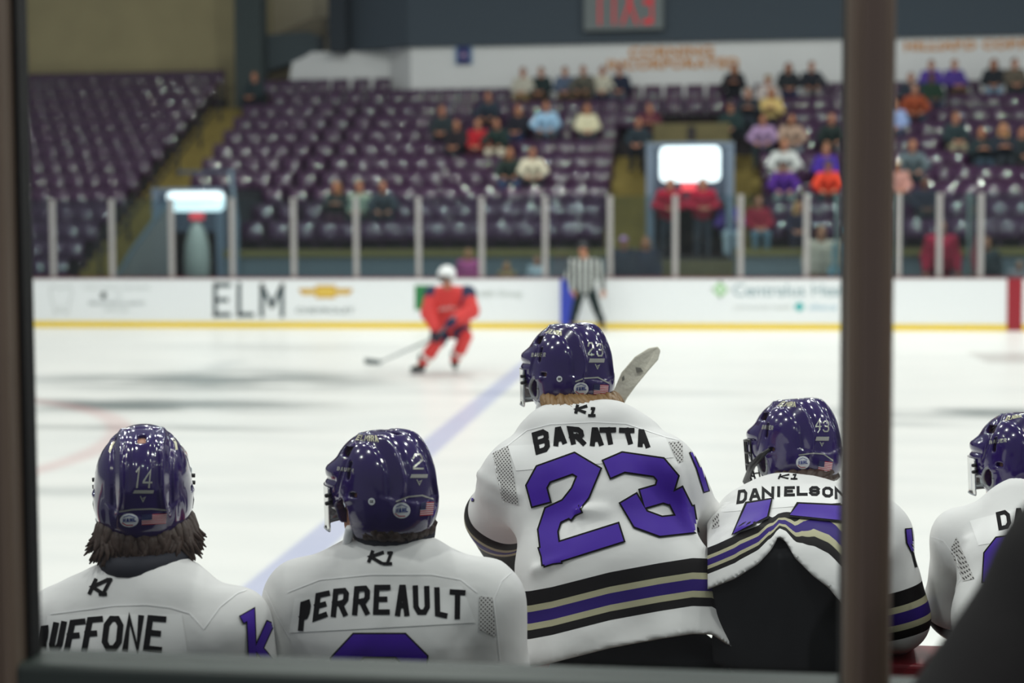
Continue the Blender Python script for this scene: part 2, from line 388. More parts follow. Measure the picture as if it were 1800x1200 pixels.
# grey low wall at the foot of the stand, olive coping
for a, b in ((LX1, DX0), (DX1, XFR)):
    struct(MB().box((a, 31.40, -.05), (b, 31.54, 1.34)).build('wall_front', mat('front_wall_grey', (108, 122, 130), .7, noise=.12, nscale=1.5)))
    struct(MB().box((a, 31.36, 1.34), (b, 31.58, 1.5)).build('trim_coping', mat('coping_olive', (120, 112, 66), .8)))
struct(MB().box((DX0, 31.34, -.05), (DX1, 31.44, 1.26)).build('wall_doorway_foot', conc))

# upper walls
wall_w = mat('wall_white', (226, 227, 226), .7, noise=.04, nscale=1); wall_dk = mat('wall_dark', (62, 74, 84), .8); beige = mat('wall_beige', (176, 164, 122), .85, noise=.15, nscale=1)
YW = 40.75
xa = P(722, 110, YW).x; zt = P(1250, 73, YW).z; z0 = 4.2
wf = struct(MB().box((xa, YW, z0), (XFR, YW + .25, zt)).build('wall_back', wall_w))
xb = P(684, 110, 41.7).x; zt2 = P(600, 92, 41.9).z
struct(MB().prism([(xa, YW), (xa + .05, YW + .25), (xb + .1, 41.95), (xb, 41.7)], 2, z0, zt).build('wall_back_return', wall_w))
xc = P(498, 110, 41.8).x
struct(MB().prism([(xc, 5.0), (xb, 5.0), (xb, zt2), (P(548, 93, 41.8).x, zt2), (P(540, 100, 41.8).x, zt2 - .1), (P(515, 110, 41.8).x, zt2 - .28)], 1, 41.7, 41.95).build('wall_back_left', wall_w))
struct(MB().box((xa - .05, YW - .12, zt), (XFR, YW + .3, 10.5)).build('wall_fascia', wall_dk))
struct(MB().prism([(xa - .05, YW - .12), (xa, YW + .3), (xb - 1.1, 42.3), (xb - 1.15, 41.75)], 2, zt2, 10.5).build('wall_fascia_return', wall_dk))
struct(MB().box((P(590, 50, 42).x, 41.75, zt2), (xb - 1, 42.2, 10.5)).build('wall_fascia_left', mat('wall_darker', (48, 58, 68), .8)))
struct(MB().box((XFL, 43.2, 3), (P(470, 60, 43).x, 43.5, 10.5)).build('wall_back_beige', beige))
struct(MB().box((P(462, 50, 44.5).x, 44.5, 3), (P(604, 50, 44.5).x, 44.8, 10.5)).build('wall_recess', mat('wall_recess_beige', (196, 186, 158), .85)))
struct(MB().box((P(416, 60, 41.5).x, 41.3, 4), (P(463, 60, 41.5).x, 41.9, 10.5)).build('pillar', mat('pillar_dark', (58, 70, 70), .8)))
V = [(P(a, b, 41.9)) for a, b in ((420, 140), (560, 96), (560, 62), (540, 56), (462, 62), (430, 118))]
struct(MB().prism([(v.x, v.z) for v in V], 1, 41.85, 42.6).build('wall_stair_parapet', mat('parapet_dark', (62, 74, 78), .8)))
V = [(P(a, b, 42.7)) for a, b in ((480, 64), (575, 64), (575, 30), (545, 32))]
struct(MB().prism([(v.x, v.z) for v in V], 1, 42.7, 43.0).build('wall_parapet_beige', mat('parapet_beige', (120, 112, 92), .8)))
struct(MB().box((P(582, 50, 41.5).x, 41.2, zt2 - .05), (P(612, 50, 41.5).x, 41.7, 10.5)).build('pillar_thin', mat('pillar_ink', (36, 46, 54), .8)))
# wall writing
gold_t = mat('gold_letters', (208, 140, 66), .6)
def wall_text(s, px, py, hpx, sx, sp=1.1):
    p = P(px, py, YW - .02); text_mesh('gold_lettering', s, hpx * YW / F / .72, gold_t, wf, Matrix.Translation(p) @ UPR, .01, sx, spacing=sp, bold=.012)
wall_text('CORNING', 1180, 92, 17, 1.25); wall_text('INCORPORATED', 1182, 113, 17, 1.18); wall_text('HILLIARD CORPORATION', 1765, 79, 15, 1.25)
# banner, mirrored exit sign reflection
t = empty('hanging_banner', P(815, 80, YW - .06)); tag(t, 'small navy blue banner hanging on the white back wall', 'banner')
a, b = P(804, 80, YW), P(827, 112, YW)
h_ = (a.z - b.z); wd = (b.x - a.x) / 2
MB().box((-wd, -.015, -h_), (wd, .015, 0)).build('banner_cloth', mat('banner_navy', (38, 48, 110), .8), t)
MB().box((-wd - .06, -.02, -h_), (-wd, .02, 0)).build('banner_edge', mat('banner_pale', (130, 160, 190), .8), t)
MB().box((wd, -.02, -h_), (wd + .06, .02, 0)).build('banner_edge', mat('banner_pale'), t)
MB().prism([(-.1, -h_ * .62), (.1, -h_ * .62), (.0, -h_ * .35)], 1, -.03, -.015).build('banner_crest', mat('crest_pink', (190, 160, 190), .8), t)
t = empty('exit_sign_reflection', P(1096, 20, YW - .3)); tag(t, 'glass reflection of a red EXIT sign, built as a grey box on the upper wall', 'sign')  # glass reflection of an EXIT sign, modelled here as a solid glowing box
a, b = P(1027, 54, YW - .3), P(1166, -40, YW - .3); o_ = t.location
MB().box((a.x - o_.x, -.05, a.z - o_.z), (b.x - o_.x, .14, b.z - o_.z)).build('reflected_housing', mat('reflection_grey', (112, 120, 120), .6), t)
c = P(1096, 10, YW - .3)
text_mesh('reflected_lettering', 'EXIT', 1.75, mat('reflection_red', (215, 30, 45), .5, emit=.2), t, Matrix.Translation((c.x - o_.x, -.065, c.z - o_.z)) @ UPR,   .01, .40, mirror=True, spacing=1.25, bold=-.01)

# doorways
steel = mat('door_steel', (118, 132, 150), .45, metal=.1); header = mat('door_header', (74, 86, 104), .6); lit = mat('lit_sign', (236, 250, 255), .4, emit=1.5)
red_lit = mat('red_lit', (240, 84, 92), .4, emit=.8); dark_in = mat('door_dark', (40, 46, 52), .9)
def doorway(name, label, xa, xb, zb, ztop, yf, sign, red):
    t = empty(name, ((xa + xb) / 2, yf, zb)); tag(t, label, 'doorway', kind='thing'); o = t.location
    def bx(n, x0, x1, y0, y1, z0, z1, m, r=0):
        mb = MB()
        if r: mb.rbox((x0 - o.x, y0 - o.y, z0 - o.z), (x1 - o.x, y1 - o.y, z1 - o.z), r, axis=1)
        else: mb.box((x0 - o.x, y0 - o.y, z0 - o.z), (x1 - o.x, y1 - o.y, z1 - o.z))
        return mb.build(n, m, t)
    j = .17
    bx('door_jamb', xa, xa + j, yf, yf + .3, zb, ztop, steel, .05); bx('door_jamb', xb - j, xb, yf, yf + .3, zb, ztop, steel, .05)
    s0, s1 = P(sign[0], sign[1], yf), P(sign[2], sign[3], yf)
    bx('header_panel', xa + j, xb - j, yf + .04, yf + .25, s1.z - .45, ztop - .1, header)
    bx('top_beam', xa, xb, yf - .01, yf + .31, ztop - .1, ztop, steel)
    sg = bx('lit_sign', s0.x, s1.x, yf - .04, yf + .05, s1.z, s0.z, lit, .12)
    for k in range(3):
        zz = s0.z - (s0.z - s1.z) * (.3 + .2 * k)
        MB().box((s0.x + .15 - o.x, -.05, zz - o.z - .012), (s1.x - .2 - .3 * (k == 2) - o.x, -.045, zz - o.z + .012)).build('sign_lettering', mat('sign_grey_ink', (200, 214, 220), .5, emit=.85), sg).parent = sg
        sg.children[-1].matrix_parent_inverse = Matrix.Identity(4)
    r0, r1 = P(red[0], red[1], yf), P(red[2], red[3], yf)
    bx('red_exit_light', r0.x, r1.x, yf - .02, yf + .06, r1.z, r0.z, red_lit, .03)
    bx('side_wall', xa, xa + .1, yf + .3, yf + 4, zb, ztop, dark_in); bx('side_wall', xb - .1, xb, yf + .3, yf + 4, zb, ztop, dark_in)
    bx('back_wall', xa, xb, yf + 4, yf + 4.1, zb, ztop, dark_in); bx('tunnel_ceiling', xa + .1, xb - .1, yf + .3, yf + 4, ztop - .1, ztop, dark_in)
    bx('threshold', xa + .18, xb - .18, yf - .45, yf + 4, zb - .1, zb, conc_d)
    return t
d1 = doorway('stand_doorway', 'grey framed stand doorway under a large blank lit sign, two red jackets inside', DX0, DX1, 1.27, P(1210, 250, 31.9).z, 31.9, (1160, 258, 1266, 319), (1198, 320, 1224, 335))
d2 = doorway('stand_doorway', 'grey framed doorway under a small lit sign below the olive stairs at left', LX0, LX1, .05, P(345, 330, 31.4).z, 31.4, (294, 337, 394, 371), (334, 373, 358, 386))
# olive back wall above the right doorway
struct(MB().box((DX0 + .02, 36.4, 3.2), (DX1, 36.6, row_z(8) - .02)).build('wall_over_doorway', conc))
struct(MB().box(((DX0 + DX1) / 2 - .08, 36.36, 3.2), ((DX0 + DX1) / 2 + .1, 36.4, row_z(8) - .1)).build('trim_over_doorway', conc_d))
struct(MB().box((DX0, 32.2, P(1210, 250, 31.9).z), (DX1, 36.4, P(1210, 250, 31.9).z + .04)).build('floor_over_doorway', conc))
# glass railing sloping beside the left doorway, pale drum inside
rail_g = glass_mat('rail_glass', (120, 150, 165), .10, .06, dirt=.3)
V = [P(a, b, 31.25) for a, b in ((205, 486), (232, 440), (300, 348), (300, 486))]
t = empty('stair_railing', V[0]); tag(t, 'blue grey glass railing sloping down beside the doorway at far left', 'railing')
MB().prism([(v.x - V[0].x, v.z - V[0].z) for v in V], 1, 0, .03).build('glass_sheet', rail_g, t)
MB().tube([v - V[0] for v in V[:3]], .045, 8).build('handrail', mat('rail_pale', (120, 140, 156), .4), t)
V2 = [P(a, b, 31.3) for a, b in ((405, 300), (416, 392), (416, 486))]
t = empty('door_railing', V2[2]); tag(t, 'pale steel rail post at the right edge of the small lit doorway', 'railing')
MB().tube([v - V2[2] for v in V2[::-1]], .05, 8).build('rail_post', mat('rail_pale'), t)
MB().box((-1.3, 0, V2[0].z - V2[2].z - .05), (.0, .05, V2[0].z - V2[2].z + .02)).build('top_rail', mat('rail_dark', (70, 80, 96), .5), t)
p = P(342, 488, 31.15)
mb = MB(); prof = [(.0, .0), (.24, .0), (.27, .05), (.28, .4), (.26, .75), (.2, 1.0), (.12, 1.17), (.05, 1.24), (0, 1.25)]
n = 20
for r_, z_ in prof: mb.v += [(r_ * math.cos(2 * math.pi * k / n), r_ * math.sin(2 * math.pi * k / n), z_) for k in range(n)]
for a_ in range(len(prof) - 1): mb.f += [(a_ * n + k, a_ * n + (k + 1) % n, (a_ + 1) * n + (k + 1) % n, (a_ + 1) * n + k) for k in range(n)]
o = mb.build('waste_drum', mat('drum_pale', (168, 176, 170), .5), None, True); o.location = (p.x, p.y + .2, p.z - .05)
tag(o, 'pale grey tapered drum standing in the small lit doorway', 'drum')
struct(MB().box((P(200, 480, 31.2).x, 30.9, -.05), (LX1, 32.2, p.z - .05)).build('floor_doorway_left', mat('slab')))

# ------------------------------------------------------------------ seats
seat_m = mat('seat_purple', (56, 19, 57), .45, spec=.15, coat=1, coat_ior=1.70)
def seat_mesh():
    V = []; Fc = []; nu = 9
    # back: v profile (y, z, width factor) front face then rolled lip then rear face
    prof = [(-.02, .44, .96), (.0, .56, 1), (.02, .68, 1), (.045, .78, 1), (.062, .825, .98), (.082, .845, .96), (.105, .835, .95), (.108, .79, .95), (.08, .6, .95), (.03, .44, .93)]
    def sheet(prof, hw, sag, close):
        o = len(V); n = len(prof)
        for (y, z, wf_) in prof:
            for k in range(nu):
                u = -1 + 2 * k / (nu - 1); V.append((u * hw * wf_, y + sag * u * u, z))
        for j in range(n if close else n - 1):
            for k in range(nu - 1): a, b_ = o + j * nu, o + ((j + 1) % n) * nu; Fc.append((a + k, a + k + 1, b_ + k + 1, b_ + k))
    sheet(prof, .2375, -.02, False)
    pp = []                                   # tipped-up pan, its underside a shallow dome towards the ice
    for k in range(8):
        th = R(-14 + 62 * k / 7); pp.append((-.175 + .42 * (1 - math.cos(th)), .50 + .42 * math.sin(th), 1 - .02 * (k in (0, 7))))
    pp += [(-.03, .79, .95), (-.06, .6, .95), (-.1, .42, .95)]
    sheet(pp, .2375, .08, True)
    b = MB(); b.v = V; b.f = Fc
    for s in (-1, 1): b.box((s * .225 - .008, -.08, 0), (s * .225 + .008, .06, .45))
    return b
sm_b = seat_mesh()
seat_data = None; cand = []
SEAT_HOLE = [(285, 330, 412, 500)]            # where the small doorway stands
def seats(block, x0, x1, i0, i1, sp=.475):
    n = int((x1 - x0) / sp)
    for i in range(i0, i1 + 1):
        for k in range(n):
            x = x0 + (k + .5) * (x1 - x0) / n
            px, py = px_of((x, row_y(i), row_z(i) + .8))
            if not (-10 < px < 1830): continue
            cand.append((i, x, block, px, py))
lab_pos = {'left': 'far left block', 'centre': 'middle block', 'right': 'right block'}
seats('left', XFL + .2, AX0, -2, 11)
seats('centre', AX1 + .02, LX1, 3, 10); seats('centre', LX1, MID, 0, 10); seats('centre', MID, BX0, 0, 9); seats('centre', BX0, DX1, 8, 9); seats('centre', BX0, DX0, 7, 7)
seats('right', DX1, EX1, 8, 9); seats('right', EX1, XFR, 0, 9)

# dark handrail down the left stairs
xm = (AX0 + AX1) / 2 - .15
t = empty('stair_handrail', (xm, row_y(0), row_z(0))); tag(t, 'dark metal handrail running up the olive stairs at left', 'handrail')
rl = mat('handrail_dark', (44, 44, 40), .5)
for i in range(-1, 10, 2):
    y, z = row_y(i) - .3 - row_y(0), row_z(i) - row_z(0); MB().tube([(0, y, z), (0, y, z + .95)], .035, 8).build('rail_post', rl, t)
for h_ in (.93, .5): MB().tube([(0, row_y(-1) - .3 - row_y(0), row_z(-1) - row_z(0) + h_), (0, row_y(9) - .3 - row_y(0), row_z(9) - row_z(0) + h_)], .03, 8).build('top_rail' if h_ > .6 else 'middle_rail', rl, t)
# ------------------------------------------------------------------ people: one figure builder, local frame facing -Y
def v3(*a): return Vector(a)
def lrot(p, c, M):
    q = [p[i] - c[i] for i in range(3)]
    return [M[0][i] * q[0] + M[1][i] * q[1] + M[2][i] * q[2] for i in range(3)]
def head_rot(yaw=0, pitch=0, roll=0): return Matrix.Rotation(yaw, 3, 'Z') @ Matrix.Rotation(pitch, 3, 'X') @ Matrix.Rotation(roll, 3, 'Y')
def f_head(p, J):
    q = lrot(p, J['head'], J.get('hr', Matrix.Identity(3))); hs = J.get('hs', 1.0); q = [v / hs for v in q]
    d = ell(q, (0, .005, .02), (.076, .096, .105)); jw = J.get('jaw', 1.0); d = sm(d, ell(q, (0, -.028, -.06), (.056 * jw, .064 * jw, .058)), .03)
    d = sm(d, cone(q, (0, -.088, .012), (0, -.112, -.022), .010, .016), .012)
    for s in (-1, 1):
        d = sm(d, ell(q, (s * .078, .012, -.008), (.012, .028, .034)), .008)
        d = smax(d, -ell(q, (s * .031, -.095, .018), (.017, .012, .011)), .01)
        d = np.minimum(d, ell(q, (s * .031, -.083, .018), (.012, .012, .012)))
    d = sm(d, ell(q, (0, -.084, -.05), (.026, .014, .007)), .006)
    return d
def f_hand(p, wr, hd, s, fr):
    wr, hd = Vector(wr), Vector(hd); a = (hd - wr).normalized(); lat = a.cross(Vector((0, 0, 1)))
    lat = lat.normalized() if lat.length > .1 else Vector((1, 0, 0)); nrm = lat.cross(a)
    palm = wr + a * .085
    d = sm(cone(p, wr, palm, .026, .034), cone(p, palm - lat * .018, palm + lat * .018, .022), .03)
    for k, (o, l) in enumerate(((-.03, .07), (-.01, .085), (.01, .08), (.03, .062))):
        b = palm + lat * o + a * .01; m_ = b + a * l * .55 - nrm * .008; e = m_ + a * l * .35 - nrm * .035
        d = np.minimum(d, sm(cone(p, b, m_, fr, fr * .95), cone(p, m_, e, fr * .95, fr * .85), .006))
    t0 = wr + a * .035 - lat * s * .025; t1 = t0 + a * .045 - lat * s * .03 - nrm * .01; t2 = t1 + a * .03 - nrm * .015
    return sm(d, sm(cone(p, t0, t1, fr * 1.25, fr * 1.1), cone(p, t1, t2, fr * 1.1, fr * .9), .006), .01)
def f_skin(p, J, hands=True, fr=.010, k=1.0):
    nk = 1 if k == 1 else .80; n_ = Vector(J['neck']) + (Vector((0, .03, -.03)) if k < 1 else Vector((0, 0, 0)))
    d = sm(f_head(p, J), cone(p, n_, Vector(J['head']) + Vector((0, .015, -.05)), .06 * nk, .053 * nk), .03 * nk)
    d = sm(d, chain(p, [n_, J['chest'], J['waist'], J['pelvis']], [.055 * nk * k, .105 * k, .095 * k, .105 * k], .05, .72), .06 * k)
    for i in (0, 1):
        d = sm(d, chain(p, [J['sh'][i], J['el'][i], J['wr'][i]], [.052 * k, .042 * k, .027], .03), .04 * k)
        d = sm(d, chain(p, [J['hip'][i], J['knee'][i], J['ank'][i]], [.08 * k, .055, .036], .03), .04)
        d = sm(d, cone(p, J['ank'][i], J['toe'][i], .036, .03), .02)
        if hands: d = sm(d, f_hand(p, J['wr'][i], J['hand'][i], (-1, 1)[i], fr), .01)
    return d
def f_top(p, J, t=.016, loose=0, hood=False):
    d = chain(p, [Vector(J['neck']) + Vector((0, 0, -.03)), J['chest'], J['waist'], J['pelvis']], [.06 + t, .115 + t, .108 + t + loose, .112 + t + loose], .06, .70)
    d = sm(d, cone(p, J['sh'][0], J['sh'][1], .062 + t), .05)
    for i in (0, 1):
        d = sm(d, chain(p, [J['sh'][i], J['el'][i], J['wr'][i]], [.058 + t, .05 + t + loose * .5, .036 + t], .03), .035)
    if hood: d = sm(d, cone(p, Vector(J['neck']) + Vector((-.07, .07, .0)), Vector(J['neck']) + Vector((.07, .07, .0)), .045), .04)
    q = lrot(p, J['head'], J.get('hr', Matrix.Identity(3)))
    d = np.maximum(d, -(ell(q, (0, 0, -.02), (.11, .13, .15))))
    return d
def f_trousers(p, J, t=.016):
    d = cone(p, Vector(J['pelvis']) + Vector((-.05, 0, 0)), Vector(J['pelvis']) + Vector((.05, 0, 0)), .115 + t * .5)
    for i in (0, 1):
        d = sm(d, chain(p, [J['hip'][i], J['knee'][i], J['ank'][i]], [.088 + t, .062 + t, .045 + t], .03), .04)
    return d
def f_shoe(p, J, i):
    return sm(cone(p, J['ank'][i], Vector(J['toe'][i]), .05, .042), cone(p, Vector(J['ank'][i]) + Vector((0, .04, -.045)), J['toe'][i], .04, .035), .02)
def f_hair(p, J, style='short'):
    q = lrot(p, J['head'], J.get('hr', Matrix.Identity(3)))
    d = ell(q, (0, .016, .035), (.086, .1, .104))
    d = smax(d, -(q[2] * .75 + q[1] * .62 + .035), .015)
    if style == 'long':
        d = sm(d, chain(q, [(0, .07, .03), (0, .085, -.12), (0, .07, -.24)], [.075, .085, .06], .03, .8), .03)
        for s in (-1, 1): d = sm(d, cone(q, (s * .075, .02, .03), (s * .082, .0, -.17), .03, .03), .03)
    if style == 'cap':
        d = ell(q, (0, .008, .05), (.09, .108, .085)); d = smax(d, -(q[2] - .035), .01)
        d = np.minimum(d, rbx(q, (0, -.125, .045), (.065, .05, .008), .008))
    d = d + .004 * np.sin(q[0] * 90 + 20 * q[2]) * np.sin(q[1] * 80)
    return np.maximum(d, -f_head(p, J) - .004) if style != 'cap' else d
def bounds(J, pad=.26):
    pts = [Vector(J[k]) for k in ('head', 'neck', 'chest', 'pelvis')]
    for k in ('sh', 'el', 'wr', 'hand', 'hip', 'knee', 'ank', 'toe'): pts += [Vector(q) for q in J[k]]
    return [min(q[i] for q in pts) - pad for i in range(3)], [max(q[i] for q in pts) + pad for i in range(3)]
def J_sit(lean=0., arms='lap', spread=.13, hyaw=0, hpitch=0):
    b = -lean
    J = dict(pelvis=(0, 0, .56), waist=(0, b * .25, .74), chest=(0, b * .6, .92), neck=(0, b * .85 - .0, 1.09), head=(0, b * 1.05 - .035, 1.24))
    J['sh'] = [(-.18, b * .75, 1.02), (.18, b * .75, 1.02)]
    if arms == 'lap': el, wr, hd = (.27, b * .8 - .08, .78), (.13, b - .30, .68), (.05, b - .36, .66)
    elif arms == 'knees': el, wr, hd = (.30, b - .20, .80), (.17, -.42, .68), (.10, -.5, .66)
    else: el, wr, hd = (.28, b - .10, .76), (.04, b - .20, .86), (-.06, b - .22, .87)
    for k, q in (('el', el), ('wr', wr), ('hand', hd)): J[k] = [(-q[0], q[1], q[2]), q]
    J['hip'] = [(-.09, -.03, .54), (.09, -.03, .54)]; J['knee'] = [(-spread, -.46, .54), (spread, -.46, .54)]
    J['ank'] = [(-spread * .9, -.44, .12), (spread * .9, -.44, .12)]; J['toe'] = [(-spread, -.6, .05), (spread, -.6, .05)]
    J['hr'] = head_rot(hyaw, hpitch); return J
def J_stand(arms='down', lean=0, hyaw=0):
    b = -lean
    J = dict(pelvis=(0, 0, .96), waist=(0, b * .3, 1.12), chest=(0, b * .6, 1.30), neck=(0, b * .9, 1.48), head=(0, b * 1.05 - .03, 1.63))
    J['sh'] = [(-.19, b * .8, 1.42), (.19, b * .8, 1.42)]
    if arms == 'down': el, wr, hd = (.27, b * .6 + .02, 1.14), (.27, b * .5 - .08, .90), (.26, b * .5 - .12, .80)
    else: el, wr, hd = (.32, b * .6 - .02, 1.16), (.14, b - .22, 1.10), (.04, b - .26, 1.10)
    for k, q in (('el', el), ('wr', wr), ('hand', hd)): J[k] = [(-q[0], q[1], q[2]), q]
    J['hip'] = [(-.09, 0, .92), (.09, 0, .92)]; J['knee'] = [(-.11, -.02, .50), (.11, -.02, .50)]
    J['ank'] = [(-.12, .01, .09), (.12, .01, .09)]; J['toe'] = [(-.14, -.14, .045), (.14, -.14, .045)]
    J['hr'] = head_rot(hyaw, 0); return J
HS = .024
PROTO = {}
def proto(pose):
    if pose in PROTO: return PROTO[pose]
    J = {'lap': lambda: J_sit(.03, 'lap'), 'lean': lambda: J_sit(.22, 'knees', .17, .25, .1), 'fold': lambda: J_sit(.06, 'fold', .12, -.3), 'turn': lambda: J_sit(.1, 'lap', .12, .6),
         'stand': lambda: J_stand('down'), 'hold': lambda: J_stand('hold', .12, .2), 'bend': lambda: J_stand('hold', .3, -.3)}[pose]()
    lo, hi = bounds(J); d = {}
    for k, fn in (('skin', lambda *p: f_skin(p, J, True, .013)), ('jacket', lambda *p: f_top(p, J, .02, .015)), ('trousers', lambda *p: f_trousers(p, J)), ('shoe0', lambda *p: f_shoe(p, J, 0)), ('shoe1', lambda *p: f_shoe(p, J, 1)),
                  ('short', lambda *p: f_hair(p, J, 'short')), ('long', lambda *p: f_hair(p, J, 'long')), ('cap', lambda *p: f_hair(p, J, 'cap'))):
        V, Q = mesh_sdf(fn, lo, hi, HS if k not in ('short', 'long', 'cap', 'skin') else .018)
        me = np_mesh('person_' + k, V, Q); me.polygons.foreach_set('use_smooth', [True] * len(me.polygons)); me.materials.append(mat('skin_mid')); d[k] = me
    d['J'] = J; PROTO[pose] = d; return d
mat('skin_mid', (196, 142, 116), .6)
SKIN = {'l': (214, 160, 134), 'm': (186, 128, 100), 'd': (104, 70, 54)}
HAIR = {'br': (70, 48, 32), 'dk': (34, 28, 26), 'bl': (190, 150, 92), 'gr': (160, 152, 142), 'tan': (130, 92, 56)}
def person(px, py, Y, z, pose, hair, top, legs, label, group=None, skin='m', yaw=None, scale=1.0, dx=0):
    d = proto(pose); h = d['J']['head']
    x = P(px, py, Y).x
    if yaw is None: yaw = math.atan2(-x, Y) * -.6 * -1 if False else random.uniform(-.2, .2)
    off = Matrix.Rotation(yaw, 3, 'Z') @ Vector(h) * scale
    loc = (x - off.x, Y - off.y, z)
    def ob(name, me, m, parent=None):
        o = bpy.data.objects.new(name, me); COL.objects.link(o); slotmat(o, m)
        if parent: o.parent = parent
        return o
    r = ob('person', d['skin'], mat('skin_' + skin, SKIN[skin], .6)); r.location = loc; r.rotation_euler = (0, 0, yaw); r.scale = (scale,) * 3
    ob('jacket', d['jacket'], cloth(top), r); ob('trousers', d['trousers'], cloth(legs), r); ob('shoe', d['shoe0'], cloth((40, 40, 44)), r); ob('shoe', d['shoe1'], cloth((40, 40, 44)), r)
    st, hc = hair
    ob('cap' if st == 'cap' else 'hair', d[st], cloth(HAIR[hc] if isinstance(hc, str) else hc), r)
    return tag(r, label, 'person', group)
def seated(px, py, pose, hair, top, legs, label, i=None, skin='m', scale=1.0, yaw=None, rows=(0, 10)):
    h = proto(pose)['J']['head']
    best = None
    for k in range(rows[0], rows[1] + 1):
        Y = row_y(k) - .30 + h[1]; y_ = px_of((P(px, py, Y).x, Y, row_z(k) - .10 + h[2] * scale))[1]
        if best is None or abs(y_ - py) < best[0]: best = (abs(y_ - py), k, Y, y_)
    k = best[1] if i is None else i; Y = row_y(k) - (.22 if k == 0 else .30) + h[1]
    o = person(px, py, Y, row_z(k) - .02, pose, hair, top, legs, label, None, skin, yaw, scale)
    occ.append((k, o.location.x)); return o
occ = []
NAVY = (30, 38, 58); BLK = (26, 30, 36); DKG = (30, 46, 46); JEAN = (62, 84, 116); GRY = (110, 112, 116); KHK = (134, 116, 76); CRM = (222, 214, 192); LJ = (126, 152, 172)
S = seated
S(919, 122, 'lap', ('short', 'dk'), (188, 184, 170), KHK, 'spectator in cream grey sweater and khaki trousers, leftmost of the top row six', 9)
S(951, 120, 'lap', ('short', 'br'), DKG, (76, 60, 40), 'spectator in dark green black jacket, second from left in the top row six', 9)
S(993, 124, 'lap', ('short', 'dk'), (82, 96, 118), (84, 70, 46), 'spectator in slate blue shirt, third from left in the top row six', 9)
S(1025, 127, 'lean', ('short', 'br'), (92, 90, 80), (80, 66, 44), 'spectator in olive grey hooded top, fourth from left in the top row six', 9)
S(1059, 118, 'lap', ('short', 'dk'), (196, 192, 174), NAVY, 'spectator in cream jumper with dark hair, under the gold wall writing', 9)
S(1089, 123, 'lap', ('short', 'br'), NAVY, (90, 94, 104), 'spectator in navy top, rightmost of the top row six', 9)
S(858, 178, 'lean', ('short', 'br'), (44, 56, 68), (70, 48, 40), 'spectator in dark slate jacket above the person in red', 7)
S(777, 204, 'turn', ('short', 'tan'), (44, 54, 58), BLK, 'spectator in charcoal coat, leftmost in the middle of the centre block', 6)
S(803, 243, 'lap', ('long', 'br'), (38, 34, 40), BLK, 'dark haired spectator in black, left of the person in red', 5)
S(840, 240, 'lap', ('short', 'tan'), (176, 32, 42), (70, 30, 40), 'spectator in bright red top in the centre block', 5)
S(873, 240, 'lean', ('short', 'br'), (34, 54, 50), CRM, 'spectator in dark green top and cream trousers beside the red top', 5)
S(911, 205, 'lap', ('long', 'tan'), (32, 34, 44), (40, 54, 88), 'fair haired spectator in black top and blue trousers, left of pale blue shirt', 6)
S(960, 199, 'knees' if False else 'lean', ('short', 'br'), (160, 198, 228), (60, 58, 62), 'spectator in pale blue shirt leaning forward in the centre block', 6, scale=1.05)
S(1032, 194, 'lap', ('long', 'tan'), (218, 212, 180), (50, 58, 64), 'long haired spectator in cream top, right of pale blue shirt', 6)
S(1142, 196, 'fold', ('short', 'dk'), (92, 44, 56), BLK, 'spectator in maroon top left of the olive wall over the doorway', 6)
S(1122, 238, 'turn', ('short', 'dk'), (40, 52, 60), BLK, 'spectator in dark coat at the stair end, below the maroon top', 5)
S(896, 297, 'lean', ('long', 'tan'), (40, 54, 50), JEAN, 'spectator in dark green top and blue jeans, lowest row above the glass', 3)
S(936, 297, 'lean', ('short', 'br'), (222, 214, 190), BLK, 'spectator in cream white jacket beside the blue jeans', 3)
S(592, 364, 'fold', ('long', 'tan'), (38, 48, 48), (70, 44, 60), 'long haired spectator in dark jacket behind the glass, left of a grey upright', 1)
S(632, 368, 'lap', ('short', 'tan'), (142, 158, 142), (50, 56, 56), 'spectator in pale grey green jumper half behind a grey upright', 1)
S(673, 362, 'lean', ('short', 'br'), (58, 68, 76), (40, 50, 56), 'spectator in slate coat, right of the pale green jumper', 1)
S(447, 142, 'lap', ('short', 'tan'), (40, 54, 58), BLK, 'lone spectator in dark teal jacket at the top left beside the stairs', 9)
def FL(px, py, pose, *a, **k):
    k['scale'] = P(px, py, 30.6).z / 1.63; return person(px, py, 30.6, 0, 'stand' if pose == 'lap' else 'hold', *a, **k)
FL(823, 447, 'lap', ('long', 'bl'), (186, 90, 146), (60, 60, 70), 'fair haired child in pink top at the foot of the stand', scale=.9)
FL(890, 468, 'lap', ('long', 'bl'), (150, 130, 96), (60, 60, 70), 'fair haired head low behind the boards under the centre block', scale=.8)
FL(944, 458, 'lap', ('short', 'br'), (176, 190, 200), (60, 60, 70), 'person in pale top low behind the boards, left of the linesman', scale=.85)
FL(1096, 426, 'lap', ('cap', (170, 130, 176)), (44, 52, 66), (50, 56, 66), 'person in lilac cap and dark jacket right of the linesman', scale=1.0)
FL(1135, 427, 'lap', ('long', 'tan'), (40, 48, 66), (50, 56, 66), 'person in navy jacket at the foot of the lit doorway', scale=1.0)
FL(1133, 464, 'fold', ('short', 'tan'), (92, 136, 130), (60, 60, 70), 'child in teal top low in front of the navy jacket', scale=.8)
S(1290, 122, 'fold', ('long', 'tan'), BLK, BLK, 'long haired spectator in black jacket in the top row right of the gold writing', 9)
S(1386, 120, 'lap', ('long', 'dk'), (36, 42, 46), (44, 56, 84), 'long dark haired spectator in black against the white wall', 9)
S(1427, 120, 'lean', ('short', 'br'), (38, 42, 50), (140, 138, 138), 'spectator in black top and light grey trousers against the white wall', 9)
